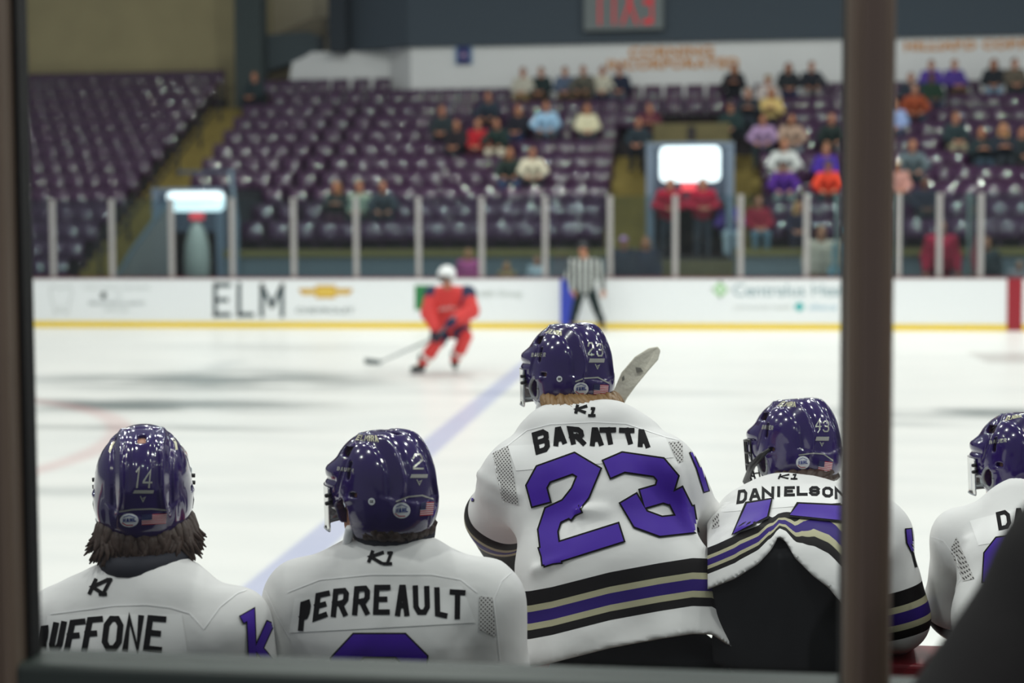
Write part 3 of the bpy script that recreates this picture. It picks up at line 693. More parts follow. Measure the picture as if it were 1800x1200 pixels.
S(1315, 166, 'fold', ('short', 'tan'), (38, 46, 54), (50, 60, 70), 'spectator in charcoal coat in front of the long haired black jacket', 7)
S(1350, 146, 'turn', ('cap', (150, 128, 84)), (190, 180, 176), (90, 60, 40), 'spectator in tan cap and pale top high in the right block', 8)
S(1355, 184, 'fold', ('long', 'tan'), (206, 180, 116), BLK, 'long haired spectator in pale yellow scarf and dark coat', 7)
S(1284, 196, 'turn', ('cap', (80, 66, 70)), (36, 56, 56), BLK, 'spectator in dark teal jacket right of the olive wall', 6)
S(1341, 226, 'lean', ('short', 'br'), (168, 140, 178), (40, 52, 56), 'spectator in lavender top leaning over in the right block', 5)
S(1391, 226, 'lean', ('long', 'br'), (176, 150, 132), (110, 120, 130), 'spectator in beige top beside the lavender top', 5)
S(1462, 222, 'lean', ('short', 'tan'), (34, 48, 46), (90, 92, 96), 'spectator in dark green jacket left of the near brown post', 5)
S(1378, 281, 'lean', ('short', 'tan'), (204, 208, 206), (90, 96, 100), 'large spectator in light grey sweatshirt above the purple top', 3, scale=1.1)
S(1377, 316, 'lean', ('cap', (50, 60, 66)), (84, 44, 140), (138, 150, 148), 'spectator in purple sweatshirt and grey trousers behind the glass', 2)
S(1452, 284, 'lap', ('short', 'tan'), (70, 46, 150), NAVY, 'spectator in violet hooded top with white print', 3)
S(1456, 325, 'lean', ('cap', (72, 68, 66)), (232, 74, 48), (44, 62, 66), 'spectator in bright orange red top left of the near brown post', 2)
S(1333, 386, 'lap', ('short', 'tan'), (142, 32, 52), (96, 124, 140), 'spectator in dark red jersey sitting in the lowest row', 0)
S(1283, 388, 'fold', ('short', 'tan'), (108, 80, 176), (170, 186, 196), 'spectator in lilac hooded top in the lowest row', 0)
S(1404, 404, 'turn', ('long', 'bl'), (46, 44, 62), (46, 46, 64), 'fair haired spectator in dark clothes in the lowest row', 0, scale=.9)
FL(1444, 410, 'lap', ('short', 'tan'), (204, 192, 176), (150, 122, 86), 'child in white top and tan trousers behind the boards', scale=.95)
FL(1486, 412, 'lap', ('cap', (110, 180, 200)), (116, 186, 214), (60, 84, 80), 'person in sky blue top beside the near brown post', scale=.95)
zt_ = 1.27
person(1178, 340, 31.62, zt_, 'bend', ('short', 'tan'), (176, 34, 60), (52, 62, 72), 'person in red jacket leaning at the left of the lit doorway', scale=.98)
person(1236, 334, 31.62, zt_, 'hold', ('short', 'br'), (172, 30, 58), (56, 64, 74), 'person in red jacket standing at the right of the lit doorway', scale=.98)
S(1637, 112, 'lap', ('short', 'dk'), (84, 60, 150), (40, 52, 56), 'spectator in purple top with dark hair under the gold wall lettering at right', 9)
S(1678, 117, 'lap', ('short', 'tan'), (78, 56, 138), (84, 66, 46), 'spectator in purple and brown jacket in the top row at right', 9)
S(1747, 108, 'lap', ('long', 'br'), (30, 36, 42), LJ, 'long haired spectator in black jacket and pale jeans, top row at right', 9)
S(1784, 118, 'turn', ('short', 'br'), (96, 88, 76), (40, 52, 54), 'spectator in taupe jacket at the right edge of the top row', 9)
S(1638, 147, 'lap', ('short', 'dk'), (32, 58, 44), (52, 64, 84), 'spectator in dark green jacket in front of the purple top', 8, skin='d')
S(1601, 145, 'lap', ('short', 'br'), (42, 50, 62), (40, 44, 52), 'spectator in dark navy jacket just right of the near brown post', 8)
S(1608, 166, 'lean', ('short', 'gr'), (152, 72, 42), (44, 58, 72), 'grey haired spectator in rust orange jacket', 7)
S(1573, 196, 'lap', ('short', 'tan'), (150, 170, 214), (60, 66, 84), 'spectator in pale blue top half hidden by the near brown post', 6)
S(1680, 240, 'turn', ('short', 'tan'), (40, 56, 60), (160, 152, 126), 'spectator in dark open jacket and beige trousers', 5)
S(1725, 258, 'fold', ('long', 'br'), (32, 46, 50), (52, 70, 84), 'brown haired spectator in black between two others in the right block', 4)
S(1763, 252, 'fold', ('long', 'bl'), (34, 42, 52), (44, 52, 58), 'fair haired spectator in dark jacket with folded arms', 4, scale=1.05)
S(1797, 268, 'lap', ('short', 'dk'), (34, 44, 46), (44, 46, 44), 'spectator in black cut by the right edge of the stand', 4)
S(1604, 282, 'lean', ('short', 'tan'), (92, 106, 112), (48, 64, 72), 'spectator in slate grey sweatshirt right of the near brown post', 3, scale=1.05)
S(1576, 332, 'lap', ('cap', (226, 216, 190)), (190, 140, 130), (60, 60, 70), 'person in cream white hat close beside the near brown post', 2)
S(1625, 362, 'lap', ('short', 'dk'), (38, 42, 56), (40, 48, 52), 'dark skinned spectator in dark jacket seen through the penalty box glass', 1, skin='d')
FL(1655, 400, 'lap', ('short', 'br'), (190, 46, 76), (120, 40, 56), 'person in pinkish red jacket in the penalty box', scale=1.05)
FL(1734, 428, 'lap', ('short', 'tan'), (52, 62, 66), (44, 50, 54), 'person in dark coat behind the boards left of the red mark', scale=.98)
FL(1792, 466, 'turn', ('short', 'gr'), (150, 146, 152), (60, 60, 66), 'grey haired person in grey at the far right edge behind the boards', scale=.9)

# ------------------------------------------------------------------ seats: the nearest 290 one by one, the rest of the rows as one mass
def seat_variant(open_):
    b = MB(); src = seat_mesh(); n0 = 10 * 9
    b.v = list(src.v); b.f = list(src.f)
    if open_:
        c, s_ = 0, 1
        for k in range(n0, n0 + 11 * 9):
            x, y, z = b.v[k]; b.v[k] = (x, -.08 - (z - .40) * 1.0, .42 - (y + .18) * .35)
    me = bpy.data.meshes.new('stadium_chair'); me.from_pydata(b.v, [], b.f); me.materials.append(seat_m)
    me.polygons.foreach_set('use_smooth', [True] * len(me.polygons)); me.update(); return me
sd_closed, sd_open = seat_variant(False), seat_variant(True)
used = {}
for k, x in occ:                              # who sits in which seat
    c = min((q for q in cand if q[0] == k), key=lambda q: abs(q[1] - x), default=None)
    if c and abs(c[1] - x) < .4: used[c] = True
cand.sort(key=lambda q: (q[0], abs(q[1])))
def hidden(q):
    px, py = q[3], q[4]
    return (DX0 - .1 < q[1] < DX1 + .1 and q[0] < 8) or (285 < px < 412 and q[0] < 3) or px < -6 or px > 1826
vis = [q for q in cand if not hidden(q)]
seen = lambda q: not (1492 < q[3] < 1563 or q[3] < 34 or q[3] > 1806)
near = [q for q in vis if seen(q)][:290]; nset = set(near); far = [q for q in vis if q not in nset]
for q in near:
    i, x, blk, px, py = q
    o = bpy.data.objects.new('stadium_chair', sd_open if q in used else sd_closed); COL.objects.link(o)
    o.location = (x, row_y(i), row_z(i)); o.rotation_euler = (0, 0, random.uniform(-.015, .015))
    if q in used: tag(o, 'purple plastic stand seat with someone sitting on it, ' + lab_pos[blk], 'seat', 'occupied purple seats in ' + lab_pos[blk])
    else: tag(o, 'empty purple plastic tip-up stand seat, %s, %s row from the ice' % (lab_pos[blk], ORD[i + 2 if blk == 'left' else i]), 'seat', 'empty purple seats, %s row of %s' % (ORD[i + 2 if blk == 'left' else i], lab_pos[blk]))
b = MB(); me0 = sd_closed
sv = [tuple(v.co) for v in me0.vertices]; sf = [tuple(p.vertices) for p in me0.polygons]
for (i, x, blk, px, py) in far:
    if (i, x, blk, px, py) in used: continue
    o_ = (x, row_y(i), row_z(i)); b.add([(v[0] + o_[0], v[1] + o_[1], v[2] + o_[2]) for v in sv], sf)
tag(b.build('upper_seating', seat_m, None, True), 'mass of purple stand seats in the uppermost rows', 'seats', kind='stuff')
# ------------------------------------------------------------------ linesman by the far boards
def stripes(name, period, c1, c2, axis=0):
    m = bpy.data.materials.new(name); m.use_nodes = True; N = m.node_tree.nodes; L = m.node_tree.links; b = N['Principled BSDF']; b.inputs['Roughness'].default_value = .85
    tc = N.new('ShaderNodeTexCoord'); sp = N.new('ShaderNodeSeparateXYZ'); f = N.new('ShaderNodeMath'); f.operation = 'PINGPONG'; f.inputs[1].default_value = period
    g = N.new('ShaderNodeMath'); g.operation = 'GREATER_THAN'; g.inputs[1].default_value = period / 2; mx = N.new('ShaderNodeMixRGB'); mx.inputs[1].default_value = lin(c1); mx.inputs[2].default_value = lin(c2)
    L.new(tc.outputs['Object'], sp.inputs[0]); L.new(sp.outputs[axis], f.inputs[0]); L.new(f.outputs[0], g.inputs[0]); L.new(g.outputs[0], mx.inputs[0]); L.new(mx.outputs[0], b.inputs['Base Color']); return m
def shift(J, o):
    K = dict(J)
    for k in ('head', 'neck', 'chest', 'waist', 'pelvis'): K[k] = tuple(Vector(J[k]) - o)
    for k in ('sh', 'el', 'wr', 'hand', 'hip', 'knee', 'ank', 'toe'): K[k] = [tuple(Vector(q) - o) for q in J[k]]
    return K
def f_skate_boot(p, J, i):
    a, t = Vector(J['ank'][i]), Vector(J['toe'][i])
    return sm(cone(p, a + Vector((0, 0, .10)), a - Vector((0, 0, .03)), .058, .052), cone(p, a - Vector((0, 0, .03)), t, .048, .038), .03)
def blade_mesh(J, i, parent):
    a, t = Vector(J['ank'][i]), Vector(J['toe'][i]); d = (t - a); d.z = 0; d.normalize(); mid = (a + t) / 2
    n = Vector((-d.y, d.x, 0)); z = .0; mb = MB(); V = []
    for s in (-1, 1):
        for (u, h) in ((-.15, .012), (-.12, 0), (.13, 0), (.17, .02), (.13, .045), (-.13, .045)): V.append(Vector((mid.x, mid.y, 0)) + d * u + n * s * .004 + Vector((0, 0, h)))
    mb.add(V, [tuple(range(6))[::-1], tuple(range(6, 12))] + [(k, (k + 1) % 6, 6 + (k + 1) % 6, 6 + k) for k in range(6)])
    return mb.build('skate_blade', mat('blade_steel', (190, 194, 198), .25, metal=.9), parent)
YL = 28.0
o0 = P(1030, 500, YL); o0.z = 0
def W(px, py, dy=0): return tuple(P(px, py, YL + dy) - o0)
J = dict(head=W(1025, 438, -.04), neck=W(1027, 455), chest=W(1028, 472), waist=W(1028, 490), pelvis=W(1028, 507))
J['sh'] = [W(1007, 462), W(1049, 462)]; J['el'] = [W(1000, 486, .05), W(1057, 486, .05)]; J['wr'] = [W(1006, 508, -.06), W(1060, 507, -.03)]; J['hand'] = [W(1010, 516, -.1), W(1060, 516, -.06)]
J['hip'] = [W(1020, 510), W(1038, 510)]; J['knee'] = [W(1012, 543, -.06), W(1049, 543, -.06)]
for s, px in ((0, 1006), (1, 1058)):
    q = Vector(W(px, 570)); q.z = .16; J.setdefault('ank', []).append(tuple(q)); t_ = q + Vector((-.04 + .08 * s, -.17, -.07)); J.setdefault('toe', []).append(tuple(t_))
J['hr'] = head_rot(-.1, 0); lo, hi = bounds(J)
r = sdf_obj('person', lambda *p: f_skin(p, J, True, .012), lo, hi, .015, mat('skin_m', SKIN['m'], .6)); r.location = o0
tag(r, 'linesman in black and white striped shirt standing by the blue line at the far boards', 'person')
sdf_obj('striped_shirt', lambda *p: f_top(p, J, .02, .01), lo, hi, .016, stripes('referee_stripes', .055, (14, 17, 19), (190, 194, 190)), r)
sdf_obj('trousers', lambda *p: f_trousers(p, J, .018), lo, hi, .016, cloth((26, 40, 40)), r)
for i in (0, 1):
    sk = sdf_obj('skate', lambda *p: f_skate_boot(p, J, i), lo, hi, .016, cloth((24, 26, 30)), r); blade_mesh(J, i, sk)
def f_simple_helmet(p, J, s=1.0):
    q = lrot(p, J['head'], J['hr']); d = ell(q, (0, .01, .04), (.105 * s, .128 * s, .108 * s)); d = smax(d, -(q[2] * .8 + q[1] * .5 + .02), .01)
    return d
sdf_obj('helmet', lambda *p: f_simple_helmet(p, J, 1.16) , lo, hi, .012, mat('helmet_black', (22, 25, 32), .35), r)

# ------------------------------------------------------------------ skater in red coming towards the bench
YS = 20.3
o0 = P(775, 600, YS); o0.z = 0
def W(px, py, dy=0): return tuple(P(px, py, YS + dy) - o0)
J = dict(head=W(785, 487, -.42), neck=W(788, 510, -.28), chest=W(790, 528, -.18), waist=W(792, 552, -.04), pelvis=W(793, 572, .08))
J['sh'] = [W(760, 517, -.22), W(822, 516, -.22)]; J['el'] = [W(754, 550, -.34), W(828, 546, -.30)]; J['wr'] = [W(766, 577, -.5), W(802, 560, -.52)]; J['hand'] = [W(768, 592, -.55), W(790, 566, -.6)]
J['hip'] = [W(781, 576, .06), W(806, 574, .06)]; J['knee'] = [W(765, 606, -.22), W(817, 596, -.16)]
J['ank'] = [W(742, 640, -.1), W(799, 628, .1)]
qa = [Vector(q) for q in J['ank']]; qa[0].z = .13; qa[1].z = .16; J['ank'] = [tuple(q) for q in qa]
J['toe'] = [tuple(qa[0] + Vector((-.10, -.16, -.05))), tuple(qa[1] + Vector((.04, -.18, -.06)))]
J['hr'] = head_rot(-.35, .15); lo, hi = bounds(J)
red_j = mat('jersey_red', (216, 58, 56), .7); navy = mat('jersey_navy', (34, 44, 78), .75); white_c = mat('kit_white', (228, 226, 222), .6)
r = sdf_obj('person', lambda *p: f_skin(p, J, True, .012), lo, hi, .016, mat('skin_m'), None); r.location = o0
tag(r, 'skater in red jersey and white helmet bending low over a stick on the ice', 'person')
jy = sdf_obj('red_jersey', lambda *p: f_top(p, J, .045, .035), lo, hi, .016, red_j, r)
for s in (0, 1): sdf_obj('navy_shoulder', lambda *p: np.maximum(f_top(p, J, .05, .035), cone(p, J['sh'][s], Vector(J['sh'][s]) + Vector((.0, 0, -.11)), .125)), lo, hi, .016, navy, jy)
for s in (0, 1):
    a_, b_ = Vector(J['el'][s]), Vector(J['wr'][s]); c_ = a_ * .45 + b_ * .55
    mb = MB().tube([a_ * .55 + b_ * .45, c_, a_ * .2 + b_ * .8], [.092, .094, .08], 14); mb.build('navy_cuff', navy, jy, True)
    f = [Vector(J['chest'])]
# chest crest : curved white lettering strokes
c_ = (Vector(J['chest']) + Vector(J['waist'])) / 2
d_ = Vector((0, -.222, .0)); mb = MB()
mb.tube([c_ + d_ + Vector((-.15 + .3 * k / 24, .05 * (abs(k - 12) / 12) ** 2, .025 * math.sin(k * 1.25) + .02 * (k - 12) / 12)) for k in range(25)], .011, 6)
mb.build('chest_lettering', mat('crest_white', (226, 180, 176), .7), jy, True)
sdf_obj('hockey_pants', lambda *p: sm(cone(p, Vector(J['pelvis']) + Vector((-.07, 0, 0)), Vector(J['pelvis']) + Vector((.07, 0, 0)), .15), np.minimum(chain(p, [J['hip'][0], Vector(J['hip'][0]) * .3 + Vector(J['knee'][0]) * .7], [.135, .12]), chain(p, [J['hip'][1], Vector(J['hip'][1]) * .3 + Vector(J['knee'][1]) * .7], [.135, .12])), .04), lo, hi, .016, navy, r)
for i in (0, 1):
    kn, an = Vector(J['knee'][i]), Vector(J['ank'][i])
    so = sdf_obj('red_sock', lambda *p: chain(p, [kn + (kn - an) * .12, kn * .6 + an * .4, an], [.092, .09, .06], .03), lo, hi, .014, red_j, r)
    m_ = kn * .42 + an * .58; d_ = (an - kn).normalized()
    MB().tube([m_ - d_ * .03, m_ + d_ * .03], [.094, .09], 14).build('sock_band', white_c, so, True)
    sk = sdf_obj('skate', lambda *p: f_skate_boot(p, J, i), lo, hi, .016, cloth((24, 40, 40)), r); blade_mesh(J, i, sk)
    sdf_obj('glove', lambda *p: np.minimum(f_hand(p, J['wr'][i], J['hand'][i], (-1, 1)[i], .019) - .014, cone(p, Vector(J['wr'][i]) * 1.25 - Vector(J['hand'][i]) * .25, J['wr'][i], .07, .055)), lo, hi, .014, cloth((52, 44, 56) if i == 0 else (36, 44, 76)), r)
hm = sdf_obj('helmet', lambda *p: f_simple_helmet(p, J, 1.12), lo, hi, .011, mat('helmet_white', (238, 240, 240), .3), r)
def f_visor(*p):
    q = lrot(p, J['head'], J['hr']); d = np.abs(ell(q, (0, 0, .0), (.112, .135, .13))) - .004
    return np.maximum(np.maximum(d, q[1] + .03), np.abs(q[2] + .005) - .05)
sdf_obj('visor', f_visor, lo, hi, .009, glass_mat('visor_glass', (235, 242, 245), .08, .02), r)
# the stick in both hands, blade flat on the ice
h0, h1 = Vector(J['hand'][1]) + o0, Vector(J['hand'][0]) + o0
tip = PZ(668, 640, .02); top = h0 + (h0 - h1).normalized() * .12
st = empty('hockey_stick', tip); tag(st, 'hockey stick with dark taped blade on the ice, held by the red skater', 'hockey stick')
mb = MB(); mb.tube([top - tip, h0 - tip, h1 - tip, Vector((0, 0, .03))], [.016, .016, .015, .013], 8); mb.build('shaft', mat('stick_grey', (108, 120, 128), .5), st, True)
e = PZ(640, 641, .0) - tip; d = e.normalized(); mb = MB(); V = []
for (u, h) in ((0, 0), (.5, -.01), (1.0, .0), (1.04, .05), (.95, .075), (.5, .07), (0, .06)):
    V.append((e.x * u, e.y * u + .03 * u * u, h))
n = len(V); V += [(x, y + .02, z) for x, y, z in V]
mb.add(V, [tuple(range(n)), tuple(range(n, 2 * n))[::-1]] + [((k + 1) % n, k, n + k, n + (k + 1) % n) for k in range(n)]); mb.build('blade', mat('tape_dark', (84, 96, 98), .8), st)
# ------------------------------------------------------------------ the five players on the bench
jersey_stops = [(0, (230, 229, 228)), (.070, (13, 10, 11)), (.092, (176, 172, 142)), (.108, (44, 24, 110)), (.138, (176, 172, 142)), (.154, (13, 10, 11)), (.190, (230, 229, 228))]
def jersey_material():
    m = bpy.data.materials.new('jersey_white'); m.use_nodes = True; N = m.node_tree.nodes; L = m.node_tree.links; b = N['Principled BSDF']
    b.inputs['Roughness'].default_value = .62; b.inputs['Specular IOR Level'].default_value = .15
    a = N.new('ShaderNodeAttribute'); a.attribute_name = 'band'; k = N.new('ShaderNodeMath'); k.operation = 'MULTIPLY'; k.inputs[1].default_value = 1 / .3
    r = N.new('ShaderNodeValToRGB'); r.color_ramp.interpolation = 'CONSTANT'; e = r.color_ramp.elements
    while len(e) < len(jersey_stops): e.new(.5)
    for i, (p, c) in enumerate(jersey_stops): e[i].position = p / .3; e[i].color = lin(c)
    L.new(a.outputs['Fac'], k.inputs[0]); L.new(k.outputs[0], r.inputs[0]); L.new(r.outputs[0], b.inputs['Base Color'])
    tc = N.new('ShaderNodeTexCoord'); t = N.new('ShaderNodeTexNoise'); t.inputs['Scale'].default_value = 14; bp = N.new('ShaderNodeBump'); bp.inputs['Strength'].default_value = .12; bp.inputs['Distance'].default_value = .02
    L.new(tc.outputs['Object'], t.inputs['Vector']); L.new(t.outputs['Fac'], bp.inputs['Height']); L.new(bp.outputs[0], b.inputs['Normal'])
    return m
jersey_m = jersey_material()
def mesh_panel_material():
    m = bpy.data.materials.new('perforated_panel'); m.use_nodes = True; N = m.node_tree.nodes; L = m.node_tree.links; b = N['Principled BSDF']; b.inputs['Roughness'].default_value = .8
    tc = N.new('ShaderNodeTexCoord'); mp = N.new('ShaderNodeMapping'); mp.inputs['Scale'].default_value = (1, 0, 1); mp.inputs['Rotation'].default_value = (0, R(45), 0)
    v = N.new('ShaderNodeTexVoronoi'); v.inputs['Scale'].default_value = 155; v.inputs['Randomness'].default_value = 0
    g = N.new('ShaderNodeMath'); g.operation = 'LESS_THAN'; g.inputs[1].default_value = .30; mx = N.new('ShaderNodeMixRGB'); mx.inputs[1].default_value = lin((206, 204, 202)); mx.inputs[2].default_value = lin((84, 80, 80))
    L.new(tc.outputs['Object'], mp.inputs[0]); L.new(mp.outputs[0], v.inputs['Vector']); L.new(v.outputs['Distance'], g.inputs[0]); L.new(g.outputs[0], mx.inputs[0]); L.new(mx.outputs[0], b.inputs['Base Color']); return m
panel_m = mesh_panel_material()
hel_m = mat('helmet_purple', (42, 23, 90), .14, spec=.5, coat=.8)
ink = mat('letter_black', (10, 9, 12), .75, spec=.15); pur = mat('number_purple', (62, 15, 156), .5, spec=.25); plate = mat('name_plate', (240, 239, 238), .6); seam_m = mat('seam_white', (244, 243, 243), .6)
chrome = mat('chrome_silver', (206, 204, 196), .25, metal=.6); st_white = mat('sticker_white', (236, 238, 242), .4); st_blue = mat('sticker_blue', (40, 60, 140), .5); st_red = mat('sticker_red', (190, 40, 56), .5); st_navy = mat('sticker_navy', (34, 40, 84), .5)

# stroke font on a unit box: polylines (closed when the last flag is 1)
c_ = .22
OCT = [(c_ * 1.3, 0), (0, c_), (0, 1 - c_), (c_ * 1.3, 1), (1 - c_ * 1.3, 1), (1, 1 - c_), (1, c_), (1 - c_ * 1.3, 0)]
FONT = {
 'A': [([(0, 0), (.36, 1), (.64, 1), (1, 0)], 0), ([(.16, .3), (.84, .3)], 0)],
 'B': [([(0, 0), (0, 1), (.75, 1), (1, .85), (1, .64), (.82, .52), (1, .4), (1, .15), (.75, 0)], 1), ([(0, .52), (.82, .52)], 0)],
 'C': [([(1, 1 - c_), (1 - c_, 1), (c_, 1), (0, 1 - c_), (0, c_), (c_, 0), (1 - c_, 0), (1, c_)], 0)],
 'D': [([(0, 0), (0, 1), (.7, 1), (1, .76), (1, .24), (.7, 0)], 1)],
 'E': [([(1, 1), (0, 1), (0, 0), (1, 0)], 0), ([(0, .52), (.75, .52)], 0)],
 'F': [([(1, 1), (0, 1), (0, 0)], 0), ([(0, .52), (.7, .52)], 0)],
 'H': [([(0, 0), (0, 1)], 0), ([(1, 0), (1, 1)], 0), ([(0, .5), (1, .5)], 0)],
 'I': [([(.5, 0), (.5, 1)], 0)],
 'K': [([(.1, 0), (.1, 1)], 0), ([(1, 1), (.1, .48), (1, 0)], 0)],
 '|': [([(.5, 0), (.5, 1)], 0), ([(.05, 0), (.95, 0)], 0), ([(.15, 1), (.5, 1)], 0)],
 'L': [([(0, 1), (0, 0), (1, 0)], 0)],
 'M': [([(0, 0), (0, 1), (.5, .35), (1, 1), (1, 0)], 0)],
 'N': [([(0, 0), (0, 1), (1, 0), (1, 1)], 0)],
 'O': [(OCT, 1)],
 'P': [([(0, 0), (0, 1), (.78, 1), (1, .85), (1, .58), (.78, .43), (0, .43)], 0)],
 'R': [([(0, 0), (0, 1), (.78, 1), (1, .86), (1, .6), (.78, .46), (0, .46)], 0), ([(.5, .46), (1, 0)], 0)],
 'S': [([(1, 1 - c_), (1 - c_, 1), (c_, 1), (0, 1 - c_), (0, .62), (c_, .5), (1 - c_, .5), (1, .38), (1, c_), (1 - c_, 0), (c_, 0), (0, c_)], 0)],
 'T': [([(.5, 0), (.5, 1)], 0), ([(0, 1), (1, 1)], 0)],
 'U': [([(0, 1), (0, c_), (c_ * 1.2, 0), (1 - c_ * 1.2, 0), (1, c_), (1, 1)], 0)],
 '1': [([(.15, .8), (.55, 1), (.55, 0)], 0)], '2': [([(0, .75), (.2, 1), (.8, 1), (1, .8), (1, .6), (0, .1), (0, 0), (1, 0)], 0)],
 '3': [([(0, .85), (.2, 1), (.8, 1), (1, .82), (1, .62), (.8, .5), (.4, .5)], 0), ([(.8, .5), (1, .4), (1, .18), (.8, 0), (.2, 0), (0, .15)], 0)],
 '4': [([(.75, 0), (.75, 1), (0, .35), (0, .28), (1, .28)], 0)],
}
def bil(q, u, v):                             # corners bl, br, tr, tl
    (ax, ay), (bx, by), (cx, cy), (dx, dy) = q
    return ((ax * (1 - u) + bx * u) * (1 - v) + (dx * (1 - u) + cx * u) * v, (ay * (1 - u) + by * u) * (1 - v) + (dy * (1 - u) + cy * u) * v)
class Decal:
    def __init__(s): s.v = []; s.f = []
    def quad(s, a, b, c, d, cell=5.0):
        L1 = max(math.dist(a, b), math.dist(d, c)); L2 = max(math.dist(b, c), math.dist(a, d)); n, m = max(1, int(L1 / cell + .99)), max(1, int(L2 / cell + .99)); o = len(s.v)
        for j in range(m + 1):
            for i in range(n + 1): s.v.append(bil((a, b, c, d), i / n, j / m))
        for j in range(m):
            for i in range(n): k = o + j * (n + 1) + i; s.f.append((k, k + 1, k + n + 2, k + n + 1))
        return s
    def line(s, pts, w, closed=False, cap=None, cell=5.0):
        pts = [p for k, p in enumerate(pts) if k == 0 or math.dist(p, pts[k - 1]) > .01]; n = len(pts); cap = w / 2 if cap is None else cap
        def dr(a, b): L = math.dist(a, b); return ((b[0] - a[0]) / L, (b[1] - a[1]) / L)
        seg = [dr(pts[i], pts[(i + 1) % n]) for i in range(n if closed else n - 1)]; off = []
        for i in range(n):
            d0 = seg[i - 1] if (i > 0 or closed) else seg[0]; d1 = seg[i] if i < len(seg) else seg[-1]
            nx, ny = -(d0[1] + d1[1]), d0[0] + d1[0]; l = math.hypot(nx, ny) or 1; nx /= l; ny /= l
            k = 1 / max(.45, nx * -d1[1] + ny * d1[0]); off.append((nx * k * w / 2, ny * k * w / 2))
        P_ = list(pts)
        if not closed:
            P_[0] = (pts[0][0] - seg[0][0] * cap, pts[0][1] - seg[0][1] * cap); P_[-1] = (pts[-1][0] + seg[-1][0] * cap, pts[-1][1] + seg[-1][1] * cap)
        for i in range(len(seg)):
            j = (i + 1) % n; a, b = P_[i], P_[j]; oa, ob = off[i], off[j]
            s.quad((a[0] - oa[0], a[1] - oa[1]), (b[0] - ob[0], b[1] - ob[1]), (b[0] + ob[0], b[1] + ob[1]), (a[0] + oa[0], a[1] + oa[1]), cell)
        return s
    def glyph(s, ch, q, w, grow=0):
        W_ = (math.dist(q[0], q[1]) + math.dist(q[3], q[2])) / 2; H_ = (math.dist(q[0], q[3]) + math.dist(q[1], q[2])) / 2
        ix, iy = min(.45, w / 2 / W_), min(.45, w / 2 / H_)
        if ch == 'A': ix *= 1.15
        for pts, cl in FONT[ch]: s.line([bil(q, ix + u * (1 - 2 * ix), iy + v * (1 - 2 * iy)) for u, v in pts], w + grow, bool(cl), w / 2 + grow / 2)
        return s
    def word(s, t, q, w, gap=.16):
        n = len(t); wd = [(.35 if c == 'I' else 1.2 if c == 'M' else 1) for c in t]; tot = sum(wd) + gap * (n - 1); u = 0
        for c, k in zip(t, wd):
            a, b = u / tot, (u + k) / tot; s.glyph(c, (bil(q, a, 0), bil(q, b, 0), bil(q, b, 1), bil(q, a, 1)), w); u += k + gap
        return s
    def disc(s, c, rx, ry, n=20, tilt=0):
        o = len(s.v); s.v.append(c)
        for rr in (.5, 1):
            for k in range(n): a = 2 * math.pi * k / n; s.v.append((c[0] + rx * rr * math.cos(a), c[1] + ry * rr * math.sin(a)))
        for k in range(n):
            k2 = (k + 1) % n; s.f.append((o, o + 1 + k, o + 1 + k2)); s.f.append((o + 1 + k, o + 1 + n + k, o + 1 + n + k2, o + 1 + k2))
        return s
    def on(s, name, bvh, m, parent, lift=.002):
        base = parent_world(parent); V = []; ok = []
        for (px, py) in s.v:
            d = (CAMR @ Vector(((px - CX) / F, -(py - CY) / F, -1))).normalized(); h, nn, i_, t_ = bvh.ray_cast(Vector((0, 0, CAMH)), d, 9)
            if h is None: V.append((0, 0, 0)); ok.append(0)
            else: V.append(h - d * lift - base); ok.append(t_)
        Fc = []
        for f in s.f:
            t_ = [ok[i] for i in f]
            if min(t_) <= 0 or max(t_) - min(t_) > .07: continue
            Fc.append(f)
        if not Fc: return None
        u = sorted({i for f in Fc for i in f}); mp = {k: i for i, k in enumerate(u)}
        n0 = [V[i] for i in u]; Fc = [tuple(mp[i] for i in f) for f in Fc]
        a, b, c = (Vector(n0[i]) for i in Fc[0][:3])
        if (b - a).cross(c - a).dot(Vector((0, 0, CAMH)) - base - a) < 0: Fc = [f[::-1] for f in Fc]
        return make(name, n0, Fc, m, parent, True)
def parent_world(o):
    v = Vector((0, 0, 0))
    while o: v += o.location; o = o.parent
    return v
def bvh_of(*obs):
    V = []; Fc = []
    for o in obs:
        b = parent_world(o); n = len(V); V += [v.co + b for v in o.data.vertices]; Fc += [tuple(i + n for i in p.vertices) for p in o.data.polygons]
    return BVHTree.FromPolygons(V, Fc)
def zz(ox, oy, k):                            # crop coordinates to photo pixels
    return lambda *pts: [(ox + k * x, oy + k * y) for x, y in pts]

